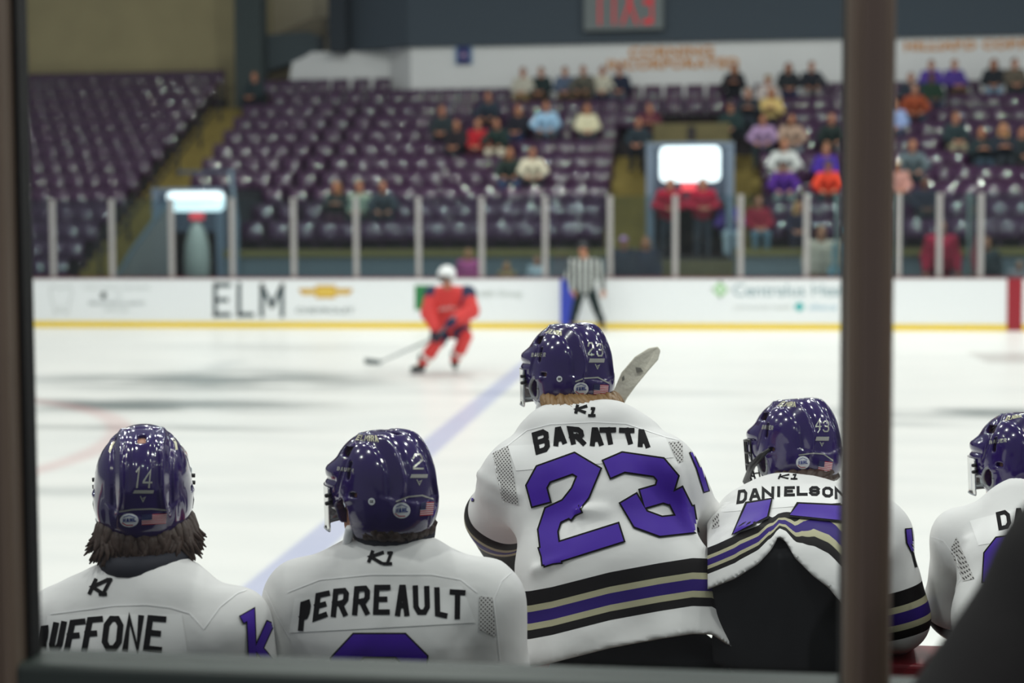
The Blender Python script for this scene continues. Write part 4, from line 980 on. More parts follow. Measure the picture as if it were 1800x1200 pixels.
# ---- helmet
def smooth(a, b, x): t = np.clip((x - a) / (b - a), 0, 1); return t * t * (3 - 2 * t)
def f_helmet(q, earhole=True):
    x, y, z = q; ax = np.abs(x); xa = (ax, y, z)
    rear = sm(ell(q, (0, .012, .008), (.107, .130, .123)), ell(q, (0, .030, -.052), (.095, .112, .088)), .03); rear = sm(rear, ell(xa, (.072, .006, -.05), (.037, .076, .072)), .025)
    front = sm(ell(q, (0, -.012, .006), (.104, .128, .117)), ell(xa, (.060, -.052, -.012), (.043, .080, .062)), .02)
    front = sm(front, ell(xa, (.050, -.060, .030), (.050, .073, .026)), .012)
    d = sm(rear, front, .006)
    up = smooth(-.06, .0, z); rr = smooth(-.04, -.015, y)
    d = d + .0055 * np.exp(-((y + .012 - .35 * (z - .05) * (z < .05)) / .006) ** 2) * smooth(-.03, .01, z)        # seam between the two shells
    d = d - .011 * np.exp(-((ax - .045 - .016 * smooth(.03, -.08, z)) / .0075) ** 2) * up * rr
    d = d + .004 * np.exp(-((ax - .030) / .008) ** 2) * smooth(.02, .05, z) * rr + .0045 * np.exp(-((ax - .062) / .005) ** 2) * up * rr
    d = d - .003 * smooth(-.030, -.036, z - .25 * ax) * smooth(.03, .06, y) * smooth(.085, .07, ax)
    d = d - .0035 * np.exp(-((z + .030 - .3 * y) / .008) ** 2) * smooth(.075, .09, ax) * smooth(.06, .02, y)
    d = d + .004 * np.exp(-((z - .012) / .005) ** 2) * smooth(-.03, -.05, y) * smooth(.055, .075, ax)
    d = smax(d, z - .1225, .012)
    inner = sm(ell(q, (0, 0, .0), (.095, .128, .108)), ell(q, (0, .028, -.07), (.084, .101, .115)), .02)
    yc = [-.2, -.075, -.05, .05, .2]; zc = np.interp(y, yc, [.012, .012, -.10, -.122, -.124]); zs = np.interp(y, [-.2, -.118, -.112, -.062, -.045, .05, .2], [-.045, -.045, -.058, -.066, -.104, -.122, -.124])
    k = smooth(.055, .08, ax); d = smax(d, zc * (1 - k) + zs * k - z, .006)
    d = smax(d, -inner, .003)
    if earhole: d = smax(d, -ell(xa, (.11, -.010, -.052), (.05, .020, .027)), .004)
    d = smax(d, -rbx(xa, (0, .048, .118), (.009, .020, .03), .004), .003)
    d = smax(d, -rbx(xa, (.083, -.030, .078), (.03, .020, .0105), .004), .003)
    d = smax(d, -rbx(xa, (.108, .010, .040), (.02, .0065, .020), .004), .003)
    d = smax(d, -rbx(xa, (.108, .034, -.012), (.02, .012, .005), .003), .003)
    d = smax(d, -rbx(xa, (.05, -.132, .050), (.03, .03, .005), .003), .003)
    return d
def helmet_mesh(notch=False):
    fn = lambda X, Y, Z: smax(f_helmet((X, Y, Z)), -rbx((np.abs(X), Y, Z), (.11, -.018, -.088), (.06, .031, .056), .024), .004) if notch else f_helmet((X, Y, Z)); V, Q = mesh_sdf(fn, (-.15, -.18, -.16), (.15, .18, .16), .0032); return V, Q
HELMETS = {True: helmet_mesh(), False: helmet_mesh(True)}
def shell_patch(name, rad, az0, az1, z0, z1, m, parent, M, n=14, mz=6, th=.003, c=(0, 0, 0)):
    V = []; rows = mz + 1
    for s in (0, 1):
        for j in range(rows):
            z = z0 + (z1 - z0) * j / mz
            for i in range(n + 1):
                a = az0 + (az1 - az0) * i / n; k = 1 - s * th / rad[0]
                V.append(M @ Vector((c[0] + rad[0] * k * math.sin(a), c[1] - rad[1] * k * math.cos(a), z)))
    o = rows * (n + 1); Fc = []
    for j in range(mz):
        for i in range(n):
            k = j * (n + 1) + i; Fc.append((k, k + 1, k + n + 2, k + n + 1)); Fc.append((o + k, o + k + n + 1, o + k + n + 2, o + k + 1))
    rim = [i for i in range(n + 1)] + [j * (n + 1) + n for j in range(1, rows)] + [mz * (n + 1) + i for i in range(n - 1, -1, -1)] + [j * (n + 1) for j in range(mz - 1, 0, -1)]
    for a, b in zip(rim, rim[1:] + rim[:1]): Fc.append((a, b, o + b, o + a))
    return make(name, V, Fc, m, parent, True)
visor_m = glass_mat('visor_clear', (226, 232, 236), .16, .02, dirt=.10)
black_p = mat('black_plastic', (16, 16, 18), .4); grey_p = mat('ear_ring_grey', (150, 152, 156), .35, metal=.4); strap_m = mat('strap_white', (240, 240, 242), .6); cage_m = mat('cage_black', (14, 15, 17), .35, metal=.5)
def add_helmet(root, base, c, M, face, ear=True):
    HV, HQ = HELMETS[ear]; me = np_mesh('helmet', (HV @ np.array(M).T) + np.array(c - base), HQ)
    h = link('helmet', me, hel_m, root, True); T = Matrix.Translation(c - base) @ M.to_4x4()
    if face == 'visor':
        v = shell_patch('visor', (.119, .174), -1.2, 1.2, -.105, -.004, visor_m, h, T, 18, 6)
        MB().tube([T @ Vector((.119 * math.sin(a), -.174 * math.cos(a), -.105)) for a in [-1.2 + 2.4 * i / 18 for i in range(19)]], .0022, 6).build('visor_edge', mat('visor_edge', (170, 174, 180), .3), v, True)
        for s in (-1, 1):
            mb = MB()
            for k in range(2):
                p = T @ Vector((s * .098, -.066, -.022 - .018 * k)); q = T @ Vector((s * .118, -.062, -.022 - .018 * k)); mb.tube([p, q], .005, 8)
            mb.build('visor_screws', black_p, h, True)
    else:
        mb = MB()
        def cp(a, z): return T @ Vector((.112 * math.sin(a) * (1 - .25 * max(0, -z - .07) / .1), -.172 * math.cos(a) * (1 - .1 * max(0, -z - .08) / .1) - .012, z))
        for z in (.012, -.022, -.055, -.088, -.12): mb.tube([cp(-1.25 + 2.5 * i / 16, z) for i in range(17)], .0028, 6)
        for a in [-1.25 + 2.5 * i / 12 for i in range(13)]: mb.tube([cp(a, .014 - .134 * i / 8) for i in range(9)], .0026, 6)
        mb.build('face_cage', cage_m, h, True)
        for s in (1,):
            MB().tube([T @ Vector((s * .090, -.125, -.105)), T @ Vector((s * .116, -.05, -.055)), T @ Vector((s * .118, .0, -.028)), T @ Vector((s * .112, .03, -.012))], [.010, .010, .008, .005], 8).build('cage_strap', black_p, h, True)
    for s in (-1, 1):
        if ear: ring = [T @ Vector((s * (.1105 - .004 * abs(math.sin(a))), -.010 + .021 * math.cos(a), -.052 + .028 * math.sin(a))) for a in [2 * math.pi * k / 18 for k in range(19)]]
        if ear: MB().tube(ring, .0045, 7, False).build('ear_guard', grey_p, h, True)
        MB().tube([T @ Vector((s * .100, .005, -.092)), T @ Vector((s * .088, -.03, -.135)), T @ Vector((s * .055, -.065, -.158)), T @ Vector((0, -.082, -.162))], [.011, .010, .008, .007], 8).build('chin_strap', strap_m, h, True)
    return h
def helmet_marks(h, z, num, numq, bar, logo, arc, nahl, flag, ce=None, maker=None, team=None, k=1.0):
    B = bvh_of(h)
    if num:
        d = Decal()
        for ch, q in zip(num, numq): d.glyph(ch, z(*q), 3.0 * k)
        d.on('helmet_number', B, chrome, h, .0015)
        d = Decal(); d.quad(*z((bar[0], bar[3]), (bar[2] - (bar[2] - bar[0]) * .04, bar[3]), (bar[2], bar[1]), (bar[0] + (bar[2] - bar[0]) * .08, bar[1]))); d.on('helmet_bar', B, chrome, h, .0015)
        (x, y) = z(logo)[0]; Decal().line([(x - 4 * k, y - 4 * k), (x, y + 4.5 * k), (x + 4 * k, y - 3 * k), (x, y - 1)], 1.7 * k).on('maker_mark', B, chrome, h, .0015)
        Decal().line(z(*arc), 2.6 * k).on('rear_arc_trim', B, chrome, h, .0015)
        (x, y), rx, ry = z(nahl[0])[0], nahl[1], nahl[2]
        s = Decal().disc((x, y), rx, ry).on('league_sticker', B, st_white, h, .0014)
        if s:
            Decal().word('NAHL', [(x - rx * .68, y + ry * .34), (x + rx * .72, y + ry * .2), (x + rx * .72, y - ry * .36), (x - rx * .68, y - ry * .26)], 1.9 * k, .2).on('sticker_lettering', B, st_blue, h, .0022)
            Decal().line([(x - rx * .72, y + ry * .42), (x - rx * .3, y + ry * .74), (x + rx * .35, y + ry * .72)], 1.6 * k).on('sticker_swoosh', B, st_red, h, .0022)
            Decal().line([(x - rx * .6, y - ry * .45), (x, y - ry * .72), (x + rx * .65, y - ry * .42)], 1.2 * k).on('sticker_arc', B, st_blue, h, .0022)
        q = z(*flag); a = Decal().quad(*q).on('flag_sticker', B, st_white, h, .0014)
        if a:
            d = Decal()
            for i in range(0, 13, 2): d.quad(bil(q, 0, i / 13), bil(q, 1, i / 13), bil(q, 1, (i + 1) / 13), bil(q, 0, (i + 1) / 13))
            d.on('flag_red_stripes', B, st_red, h, .002); Decal().quad(bil(q, 0, .46), bil(q, .42, .46), bil(q, .42, 1), bil(q, 0, 1)).on('flag_canton', B, st_navy, h, .0026)
    if ce:
        (x, y) = z(ce[0])[0]; Decal().disc((x, y), ce[1], ce[1] * 1.05).on('round_sticker', B, st_white, h, .0014); Decal().word('CE', [(x - ce[1] * .55, y + ce[1] * .4), (x + ce[1] * .55, y + ce[1] * .4), (x + ce[1] * .55, y - ce[1] * .4), (x - ce[1] * .55, y - ce[1] * .4)], 1.0).on('round_sticker_lettering', B, ink, h, .002)
    if maker: Decal().word('BAUER', z(*maker), 1.7 * k, .25).on('maker_lettering', B, chrome, h, .0015)
    if team: Decal().word('ELMIRA', z(*team), 1.7 * k, .22).on('team_lettering', B, mat('team_gold', (206, 202, 170), .3, metal=.4), h, .0015)
def hair_tufts(root, base, c, M, m, n, reach, nape, az=1.9, flick=.02, seed=1, z0=-.08, rad=.072, thick=.013, side=0.0):
    """Locks from under the helmet towards the nape (a point in the root's frame), ends flicked out."""
    rs = random.Random(seed); mb = MB(); N = Vector(nape) - (c - base)
    for k in range(n):
        a = rs.uniform(-az, az); r_ = rs.uniform(.82, 1.0); z = z0 + rs.uniform(-.01, .015)
        p = M @ Vector((.086 * math.sin(a) * r_, .022 + .094 * math.cos(a) * r_, z)); out = M @ Vector((math.sin(a), math.cos(a), 0)); tan = M @ Vector((math.cos(a), -math.sin(a), 0))
        e = N + out * rad * rs.uniform(.85, 1.1); t = reach * rs.uniform(.65, 1.1); e = p + (e - p) * t; w_ = rs.uniform(-.018, .018); sd = abs(math.sin(a)) ** 3 * side
        pts = [p, p.lerp(e, .4) + out * (.012 + sd * .4) + tan * w_ * .3, p.lerp(e, .75) + out * (.012 + sd) + tan * w_, e + out * (.006 + sd * 1.6 + rs.uniform(0, flick)) + tan * w_ * 2]
        mb.tube([q + (c - base) for q in pts], [thick, thick * 1.1, thick * .75, .0015], 6)
    return mb.build('hair', m, root, True)

# ---- a player
def cloth_noise(p, amp, seed):
    rs = np.random.RandomState(seed); d = 0
    for k in range(6):
        f = rs.normal(size=3) * (9 + 5 * k); ph = rs.uniform(0, 6.28); d = d + np.sin(p[0] * f[0] + p[1] * f[1] + p[2] * f[2] + ph + 1.3 * np.sin(p[0] * f[1] * .6 - p[2] * f[0] * .6)) / (1 + .6 * k)
    return amp * d
def player(label, o, J, spine, rads, kx, hem, arm_off, folds=(), noise=.003, h=.0075, shoulder_r=.088, cutter=None, seed=3, skin='l', extra=None, armr=(.088, .080, .062), ncut=.03, arm_min=0):
    """All joints are relative to o. spine runs from neck to hem; hem(V) gives the distance above the hem."""
    lo, hi = bounds(J, .2)
    r = sdf_obj('person', lambda *p: f_skin(p, J, True, .010, .72), lo, hi, .012, mat('skin_' + skin, SKIN[skin], .55)); r.location = o
    tag(r, label, 'person')
    n0 = Vector(J['neck'])
    def fj(*p):
        d = chain(p, spine, rads, .06, kx)
        d = sm(d, chain(p, [J['sh'][0], (Vector(J['sh'][0]) + Vector(J['sh'][1])) / 2 + Vector((0, -.012, .012)), J['sh'][1]], [shoulder_r, shoulder_r * .95, shoulder_r], .03), .05)
        for i in (0, 1): d = sm(d, cone(p, n0 + Vector((0, 0, -.035)), Vector(J['sh'][i]) + Vector((0, 0, .02)), .072, .06), .045)
        for i in (0, 1): d = sm(d, chain(p, [J['sh'][i], J['el'][i], J['wr'][i]], armr, .03), .035)
        if extra: d = extra(p, d)
        for (pts, amp, wd) in folds: d = d - 1.4 * amp * np.exp(-(chain(p, pts, [0] * len(pts), .001) / wd) ** 2)
        d = d - cloth_noise(p, noise, seed)
        d = smax(d, -ell(p, tuple(n0 + Vector((0, ncut, .055))), (.062, .075, .07)), .012)
        if cutter: d = smax(d, cutter(p), .006)
        return d
    jlo = [min(q[i] for q in list(map(Vector, spine)) + [Vector(a) for k in ('sh', 'el', 'wr') for a in J[k]]) - .32 * (i == 0) - .26 for i in range(3)]
    jhi = [max(q[i] for q in list(map(Vector, spine)) + [Vector(a) for k in ('sh', 'el', 'wr') for a in J[k]]) + .26 for i in range(3)]
    j = sdf_obj('jersey', fj, jlo, jhi, h, jersey_m, r)
    n = len(j.data.vertices); co = np.empty(n * 3); j.data.vertices.foreach_get('co', co); V = co.reshape(n, 3); p = V.T
    b = np.clip(hem(V), 0, .29); dt = chain(p, spine, [0] * len(spine), .001, 1.0) - .2
    for i in (0, 1):
        e, w_, s_ = (np.array(J[k][i], float) for k in ('el', 'wr', 'sh'))
        da = np.minimum(cone(p, tuple(s_), tuple(e), .09), cone(p, tuple(e), tuple(w_), .08)); un, lo_ = (s_ - e), (w_ - e); un /= np.linalg.norm(un); L2 = np.linalg.norm(lo_); lo_ /= L2
        tu = (V - e) @ un; tl = (V - e) @ lo_; s = np.where(cone(p, tuple(s_), tuple(e), .09) < cone(p, tuple(e), tuple(w_), .08), tu, -tl)
        arm = np.clip(s + arm_off, arm_min, .29); isarm = (da < .03) & (tu < np.linalg.norm(np.array(J['sh'][i]) - e) * .8)
        far_t = chain(p, spine, rads, .06, kx) > .012
        b = np.where(isarm & far_t, arm, b)
    at = j.data.attributes.new('band', 'FLOAT', 'POINT'); at.data.foreach_set('value', b.astype(np.float32))
    return r, j
def leg_joints(J, o, seat, pel, knee_dy=.42, floor=.12):
    px_, py_, pz_ = pel
    J['hip'] = [(px_ - .1, py_, pz_ - .03), (px_ + .1, py_, pz_ - .03)]
    if seat: kn = [(px_ - .15, py_ + knee_dy, pz_ - .02), (px_ + .15, py_ + knee_dy, pz_ - .02)]
    else: kn = [(px_ - .13, py_ + .02, (pz_ - o.z * 0) * .5 + floor * .5 - .02), (px_ + .13, py_ + .02, pz_ * .5 + floor * .5 - .02)]
    J['knee'] = kn; J['ank'] = [(k[0], k[1] - .05, floor + .1) for k in kn]; J['toe'] = [(k[0], k[1] + .08, floor + .04) for k in kn]
def pants(r, J, t=.05, clip=None):
    lo, hi = bounds(J, .26); return sdf_obj('hockey_pants', lambda *p: (np.maximum(f_trousers(p, J, t), clip(p)) if clip else f_trousers(p, J, t)), lo, [hi[0], hi[1], max(J['pelvis'][2] + .25, .4)], .014, mat('pants_black', (20, 24, 28), .8), r)
def gloves(r, J):
    for i in (0, 1):
        lo = [min(J['wr'][i][k], J['hand'][i][k]) - .14 for k in range(3)]; hi = [max(J['wr'][i][k], J['hand'][i][k]) + .14 for k in range(3)]
        sdf_obj('hockey_glove', lambda *p: np.minimum(f_hand(p, J['wr'][i], J['hand'][i], (-1, 1)[i], .016) - .012, cone(p, J['wr'][i], Vector(J['wr'][i]) * 1.5 - Vector(J['hand'][i]) * .5, .055, .07)), lo, hi, .01, mat('glove_purple', (44, 30, 84), .6), r)
def collar(r, base, n0, m, rx=.082, ry=.088, z=.0, th=.022, tilt=.25):
    ring = [Vector((n0[0] + rx * math.cos(a), n0[1] + .03 + ry * math.sin(a), n0[2] + z + tilt * ry * math.sin(a))) for a in [2 * math.pi * k / 24 for k in range(25)]]
    return MB().tube(ring, th, 10, False).build('collar', m, r, True)
def letters(word, quads, z, w, B, j, k=1.0, m=None):
    d = Decal()
    for ch, q in zip(word, quads): d.glyph(ch, z(*q), w)
    return d.on('name_lettering', B, m or ink, j, .0028)
def box_q(x0, y0, x1, y1): return [(x0, y1), (x1, y1), (x1, y0), (x0, y0)]
def number(name, paths, w, B, j, ol=5.5):
    a = Decal(); b = Decal()
    for pts in paths: a.line(pts, w + ol, False, (w + ol) / 2); b.line(pts, w - 1, False, w / 2 - .5)
    o = a.on(name + '_outline', B, ink, j, .004); b.on(name, B, pur, j, .0068)
def frame(px, py, Y):
    o = P(px, py, Y); o.z = 0; return o
HQL = lambda yaw, pitch=0, roll=0: Matrix.Rotation(math.pi + R(yaw), 3, 'Z') @ Matrix.Rotation(R(pitch), 3, 'X') @ Matrix.Rotation(R(roll), 3, 'Y')
dark_hair = mat('hair_brown', (58, 38, 26), .55, bump=.2, bscale=60); blond_hair = mat('hair_blond', (138, 104, 60), .5); undershirt = mat('undershirt_navy', (26, 28, 40), .8)
def setup(o, Yc, neck, head, M, shs, els, wrs, pel, seat, floor=.2):
    L = lambda t: tuple(P(*t) - o)
    J = dict(neck=L(neck), sh=[L(t) for t in shs], el=[L(t) for t in els], wr=[L(t) for t in wrs], hr=M, hs=1.13, jaw=1.14)
    c = P(*head); J['head'] = tuple(c - o + Vector((0, 0, -.028)))
    pv = Vector(L(pel)); n = Vector(J['neck']); J['pelvis'] = tuple(pv); J['chest'] = tuple(n * .72 + pv * .28); J['waist'] = tuple(n * .35 + pv * .65)
    J['hand'] = [tuple(Vector(w_) + (Vector(w_) - Vector(e)).normalized() * .09) for w_, e in zip(J['wr'], J['el'])]
    leg_joints(J, o, seat, J['pelvis'], .42, floor); return J, c
def follow(J, sp): J['chest'] = tuple(Vector(sp[0]) * .5 + Vector(sp[1]) * .5 + Vector((0, .035, 0))); J['waist'] = tuple(Vector(sp[2]) + Vector((0, .04, 0)))
def px_arr(p, o):
    x, y, z = p[0] + o.x, p[1] + o.y, p[2] - CAMH; m = CAMRI
    qx = m[0][0] * x + m[0][1] * y + m[0][2] * z; qy = m[1][0] * x + m[1][1] * y + m[1][2] * z; qz = m[2][0] * x + m[2][1] * y + m[2][2] * z
    return CX + F * qx / -qz, CY - F * qy / -qz

# ---- far left player, fourteen
zA = zz(0, 700, .41667); zA2 = zz(0, 1040, .27778)
o = frame(250, 985, 3.2); M = HQL(20, -13)
J, c = setup(o, 3.2, (250, 1000, 3.2), (252, 842, 3.27), M, [(110, 1108, 3.2), (402, 1106, 3.17)], [(48, 1330, 3.22), (462, 1330, 3.22)], [(80, 1400, 3.5), (400, 1400, 3.5)], (250, 1420, 3.14), True)
n = Vector(J['neck']); sp = [n + Vector((0, .0, -.07)), n + Vector((0, .0, -.2)), n + Vector((0, .0, -.45)), n + Vector((0, .0, -.7))]
follow(J, sp)
L3 = lambda *t: [tuple(P(x, y, Y) - o) for x, y, Y in t]
folds = [(L3((325, 1015, 3.05), (345, 1080, 3.03), (350, 1110, 3.03)), .010, .022), (L3((350, 1110, 3.03), (400, 1050, 3.08), (445, 1030, 3.12)), .007, .014), (L3((340, 1080, 3.0), (345, 1180, 3.0)), -.010, .016), (L3((120, 1080, 3.03), (220, 1066, 2.99), (330, 1074, 3.02)), .004, .008)]
rA, jA = player('player in purple helmet with silver number fourteen, brown hair over the collar, far left', o, J, sp, [.10, .125, .135, .14], .58, lambda V: np.full(len(V), .29), .29, folds, h=.008)
hA = add_helmet(rA, o, c, M, 'visor'); pants(rA, J); gloves(rA, J)
helmet_marks(hA, zA, '14', [[(560, 378), (592, 378), (602, 288), (572, 288)], [(600, 378), (640, 378), (648, 300), (606, 300)]], (560, 387, 650, 401), (603, 424), [(505, 478), (560, 469), (640, 466), (703, 472)], ((545, 514), 16.5, 12), [(598, 534), (700, 528), (704, 486), (598, 489)], k=1.05)
Decal().line(zA((463, 222), (470, 200), (484, 178)), 4).on('team_lettering', bvh_of(hA), mat('team_gold', (206, 202, 170), .3, metal=.4), hA, .0015)
Decal().line(zA((730, 170), (742, 190), (745, 212)), 4).on('team_lettering', bvh_of(hA), mat('team_gold'), hA, .0015)
hair_tufts(rA, o, c, M, dark_hair, 250, .92, Vector(J['neck']) + Vector((0, .03, .03)), 2.0, .022, 4, -.08, .070, .0125, .022)
collar(rA, o, n, undershirt, .078, .085, .02, .03, .1)
B = bvh_of(jA)
Decal().quad(*zA2((262, 392), (1190, 400), (1150, 140), (300, 150))).on('name_plate', B, plate, jA, .0014)
letters('RUFFONE', [[(236, 388), (292, 388), (310, 208), (262, 215)], [(298, 385), (385, 385), (425, 182), (337, 195)], [(398, 390), (500, 385), (545, 166), (443, 178)], [(512, 380), (610, 376), (655, 151), (553, 160)], [(635, 373), (765, 376), (786, 152), (663, 150)], [(770, 376), (886, 380), (912, 146), (804, 148)], [(903, 373), (1022, 386), (1055, 155), (935, 145)]], zA2, 10.5, B, jA)
d = Decal(); d.glyph('K', zA((362, 826), (432, 826), (462, 758), (392, 760)), 6.5); d.glyph('|', zA((412, 832), (448, 832), (490, 758), (448, 758)), 6.2); d.on('collar_logo', B, ink, jA, .0022)
Decal().line(zA((215, 908), (330, 893), (480, 873), (620, 868), (720, 880), (800, 905)), 2.2).on('yoke_seam', B, seam_m, jA, .002)
Decal().line(zA((800, 905), (860, 970), (925, 880), (1000, 820), (1060, 800)), 2.2).on('sleeve_seam', B, seam_m, jA, .002)
number('sleeve_number', [zA((1035, 925), (1058, 912), (1066, 1100)), zA((1130, 1100), (1092, 1055), (1135, 960))], 14, B, jA, 3)

# ---- second player, two
zB = zz(430, 720, .4)
o = frame(690, 950, 3.3); M = HQL(48, 2)
J, c = setup(o, 3.3, (688, 962, 3.3), (674, 848, 3.33), M, [(533, 1058, 3.3), (848, 1058, 3.3)], [(490, 1330, 3.32), (890, 1330, 3.32)], [(540, 1400, 3.6), (840, 1400, 3.6)], (690, 1420, 3.2), True)
n = Vector(J['neck']); sp = [n + Vector((0, .0, -.06)), n + Vector((0, -.01, -.2)), n + Vector((0, -.01, -.45)), n + Vector((0, -.02, -.7))]
follow(J, sp)
L3 = lambda *t: [tuple(P(x, y, Y) - o) for x, y, Y in t]
folds = [(L3((508, 1120, 3.1), (580, 1095, 3.08), (800, 1095, 3.08), (838, 1112, 3.1)), .004, .010), (L3((842, 1060, 3.12), (862, 1120, 3.12), (875, 1170, 3.12)), -.012, .018), (L3((505, 1060, 3.12), (503, 1170, 3.12)), .008, .016), (L3((800, 1105, 3.06), (845, 1130, 3.08), (860, 1170, 3.1)), .009, .018), (L3((880, 1000, 3.15), (868, 1060, 3.12)), .006, .014)]
rB, jB = player('seated player in purple helmet and visor with silver number two, head turned left', o, J, sp, [.10, .13, .14, .145], .58, lambda V: np.full(len(V), .29), .29, folds, h=.008, seed=5, skin='m')
hB = add_helmet(rB, o, c, M, 'visor', False); pants(rB, J); gloves(rB, J)
helmet_marks(hB, zB, '2', [[(740, 262), (788, 262), (782, 192), (738, 192)]], (727, 283, 806, 299), (768, 318), [(668, 402), (720, 382), (780, 376), (828, 392)], ((690, 442), 15.5, 14), [(770, 466), (828, 462), (833, 404), (776, 407)], ((558, 403), 6), [(404, 266), (478, 275), (480, 258), (408, 249)], [(486, 132), (590, 142), (582, 112), (500, 110)])
hair_tufts(rB, o, c, M, dark_hair, 200, .95, Vector(J['neck']) + Vector((0, .03, .02)), 1.5, .004, 6, -.085, .066, .013, 0)
collar(rB, o, n, undershirt, .072, .075, .03, .026, .1)
B = bvh_of(jB)
Decal().quad((508, 1112), (836, 1094), (812, 1030), (518, 1052)).on('name_plate', B, plate, jB, .0014)
letters('PERREAULT', [[(237, 975), (270, 962), (298, 828), (243, 846)], [(298, 932), (362, 908), (375, 793), (313, 805)], [(377, 912), (450, 905), (460, 780), (390, 786)], [(470, 903), (548, 900), (551, 770), (483, 775)], [(563, 900), (638, 900), (641, 768), (570, 768)], [(655, 906), (730, 906), (716, 768), (672, 768)], [(742, 900), (816, 900), (812, 774), (738, 770)], [(838, 905), (890, 918), (895, 784), (832, 778)], [(903, 920), (966, 920), (972, 792), (900, 787)]], zB, 9.5, B, jB)
d = Decal(); d.glyph('K', zB((530, 668), (605, 680), (612, 620), (552, 617)), 6); d.glyph('|', zB((600, 682), (648, 682), (668, 622), (625, 622)), 5.6); d.on('collar_logo', B, ink, jB, .0022)
number('back_number', [zB((430, 1180), (430, 1110), (500, 1035), (685, 1035), (750, 1100), (740, 1180))], 40, B, jB, 5)
Decal().quad(*zB((1030, 965), (1105, 1000), (1088, 825), (1032, 818))).on('perforated_side_panel', B, panel_m, jB, .002)
Decal().line(zB((190, 800), (330, 745), (560, 722), (820, 722), (950, 745), (1020, 800)), 2).on('yoke_seam', B, seam_m, jB, .002)
Decal().line(zB((1200, 690), (1130, 750), (1095, 830), (1110, 960), (1125, 1100)), 2).on('sleeve_seam', B, seam_m, jB, .002)
Decal().line(zB((60, 765), (95, 800), (140, 900), (195, 1000)), 2).on('sleeve_seam', B, seam_m, jB, .002)

# ---- standing player, twenty three
z3 = zz(780, 550, .29165); z4 = zz(780, 850, .29165)
o = frame(1035, 730, 3.9); M = HQL(40, 2)
J, c = setup(o, 3.9, (1030, 742, 3.93), (1000, 645, 4.08), M, [(912, 846, 3.88), (1166, 840, 3.86)], [(882, 908, 4.02), (1218, 930, 4.02)], [(905, 1005, 4.22), (1190, 1000, 4.25)], (1095, 1085, 3.66), False)
n = Vector(J['neck']); L = lambda *t: tuple(P(*t) - o)
sp = [L(1036, 770, 3.93), L(1050, 880, 3.84), L(1080, 1010, 3.71), L(1103, 1150, 3.63)]
follow(J, sp); J['pelvis'] = L(1128, 1188, 3.77); leg_joints(J, o, False, J['pelvis'], .4, .2)
L3 = lambda *t: [tuple(P(x, y, Y) - o) for x, y, Y in t]
hcx, hcy = zip(*[(900, 1174), (932, 1172), (970, 1165), (1072, 1139), (1159, 1123), (1217, 1114), (1252, 1115), (1280, 1134), (1320, 1160)])
def hemC_px(p): x, y = px_arr(p, o); return (np.interp(x, hcx, hcy) - y) * .00143
hemC = lambda V: hemC_px(V.T)
cutC = lambda p: -hemC_px(p)
folds = [(L3((905, 893, 3.68), (950, 888, 3.66), (1000, 892, 3.66), (1060, 900, 3.68)), .016, .016), (L3((905, 880, 3.70), (960, 878, 3.68), (1010, 880, 3.68)), -.014, .012), (L3((1110, 872, 3.66), (1160, 864, 3.66), (1185, 872, 3.67)), .014, .012), (L3((1120, 884, 3.66), (1165, 880, 3.66), (1200, 890, 3.68)), -.010, .012),
         (L3((935, 1000, 3.6), (1010, 968, 3.56), (1100, 950, 3.56)), .008, .02), (L3((950, 1030, 3.56), (1040, 995, 3.54), (1180, 985, 3.56)), .006, .016), (L3((835, 830, 3.85), (870, 850, 3.78), (905, 870, 3.75)), .006, .014), (L3((1190, 820, 3.75), (1200, 890, 3.74), (1215, 960, 3.72)), .008, .02), (L3((930, 820, 3.74), (1000, 795, 3.72), (1100, 797, 3.72), (1180, 815, 3.74)), -.004, .012)]
def onlytorso(p, f):
    return np.where(p[1] < J['el'][0][1] - .02, f, -1.0)
rC, jC = player('tall player leaning over the boards, purple helmet and big purple twenty three on his back', o, J, sp, [.105, .125, .128, .142], .54, hemC, .165, folds, h=.0075, seed=11, cutter=lambda p: onlytorso(p, cutC(p)), noise=.0036, armr=(.098, .092, .068), ncut=.075, arm_min=.075)
hC = add_helmet(rC, o, c, M, 'visor'); pants(rC, J, .06); gloves(rC, J)
helmet_marks(hC, z3, '23', [[(868, 255), (908, 255), (902, 175), (866, 175)], [(922, 262), (962, 262), (962, 182), (920, 182)]], (874, 274, 971, 298), (927, 322), [(797, 412), (850, 393), (930, 388), (995, 422)], ((828, 457), 13, 11.5), [(903, 490), (990, 498), (994, 434), (906, 430)], ((697, 397), 5), [(526, 264), (612, 264), (616, 238), (530, 240)], [(612, 120), (712, 136), (712, 108), (640, 96)], k=.9)
hair_tufts(rC, o, c, M, blond_hair, 280, .88, Vector(J['neck']) + Vector((0, .04, .03)), 1.8, .008, 8, -.08, .082, .0125, .012)
B = bvh_of(jC)
Decal().quad(*z3((435, 950), (1385, 870), (1335, 745), (385, 800))).on('name_plate', B, plate, jC, .0014)
letters('BARATTA', [[(556, 855), (642, 828), (628, 690), (527, 722)], [(658, 808), (747, 782), (722, 680), (655, 690)], [(768, 790), (858, 798), (836, 690), (740, 680)], [(876, 803), (970, 797), (942, 688), (878, 688)], [(952, 793), (1060, 790), (1035, 688), (937, 688)], [(1078, 790), (1175, 790), (1145, 692), (1053, 690)], [(1163, 803), (1253, 815), (1216, 700), (1165, 700)]], z3, 9, B, jC)
d = Decal(); d.glyph('K', z3((780, 605), (855, 605), (868, 553), (792, 550)), 5.6); d.glyph('|', z3((865, 625), (915, 625), (928, 568), (885, 566)), 5); d.on('collar_logo', B, ink, jC, .0022)
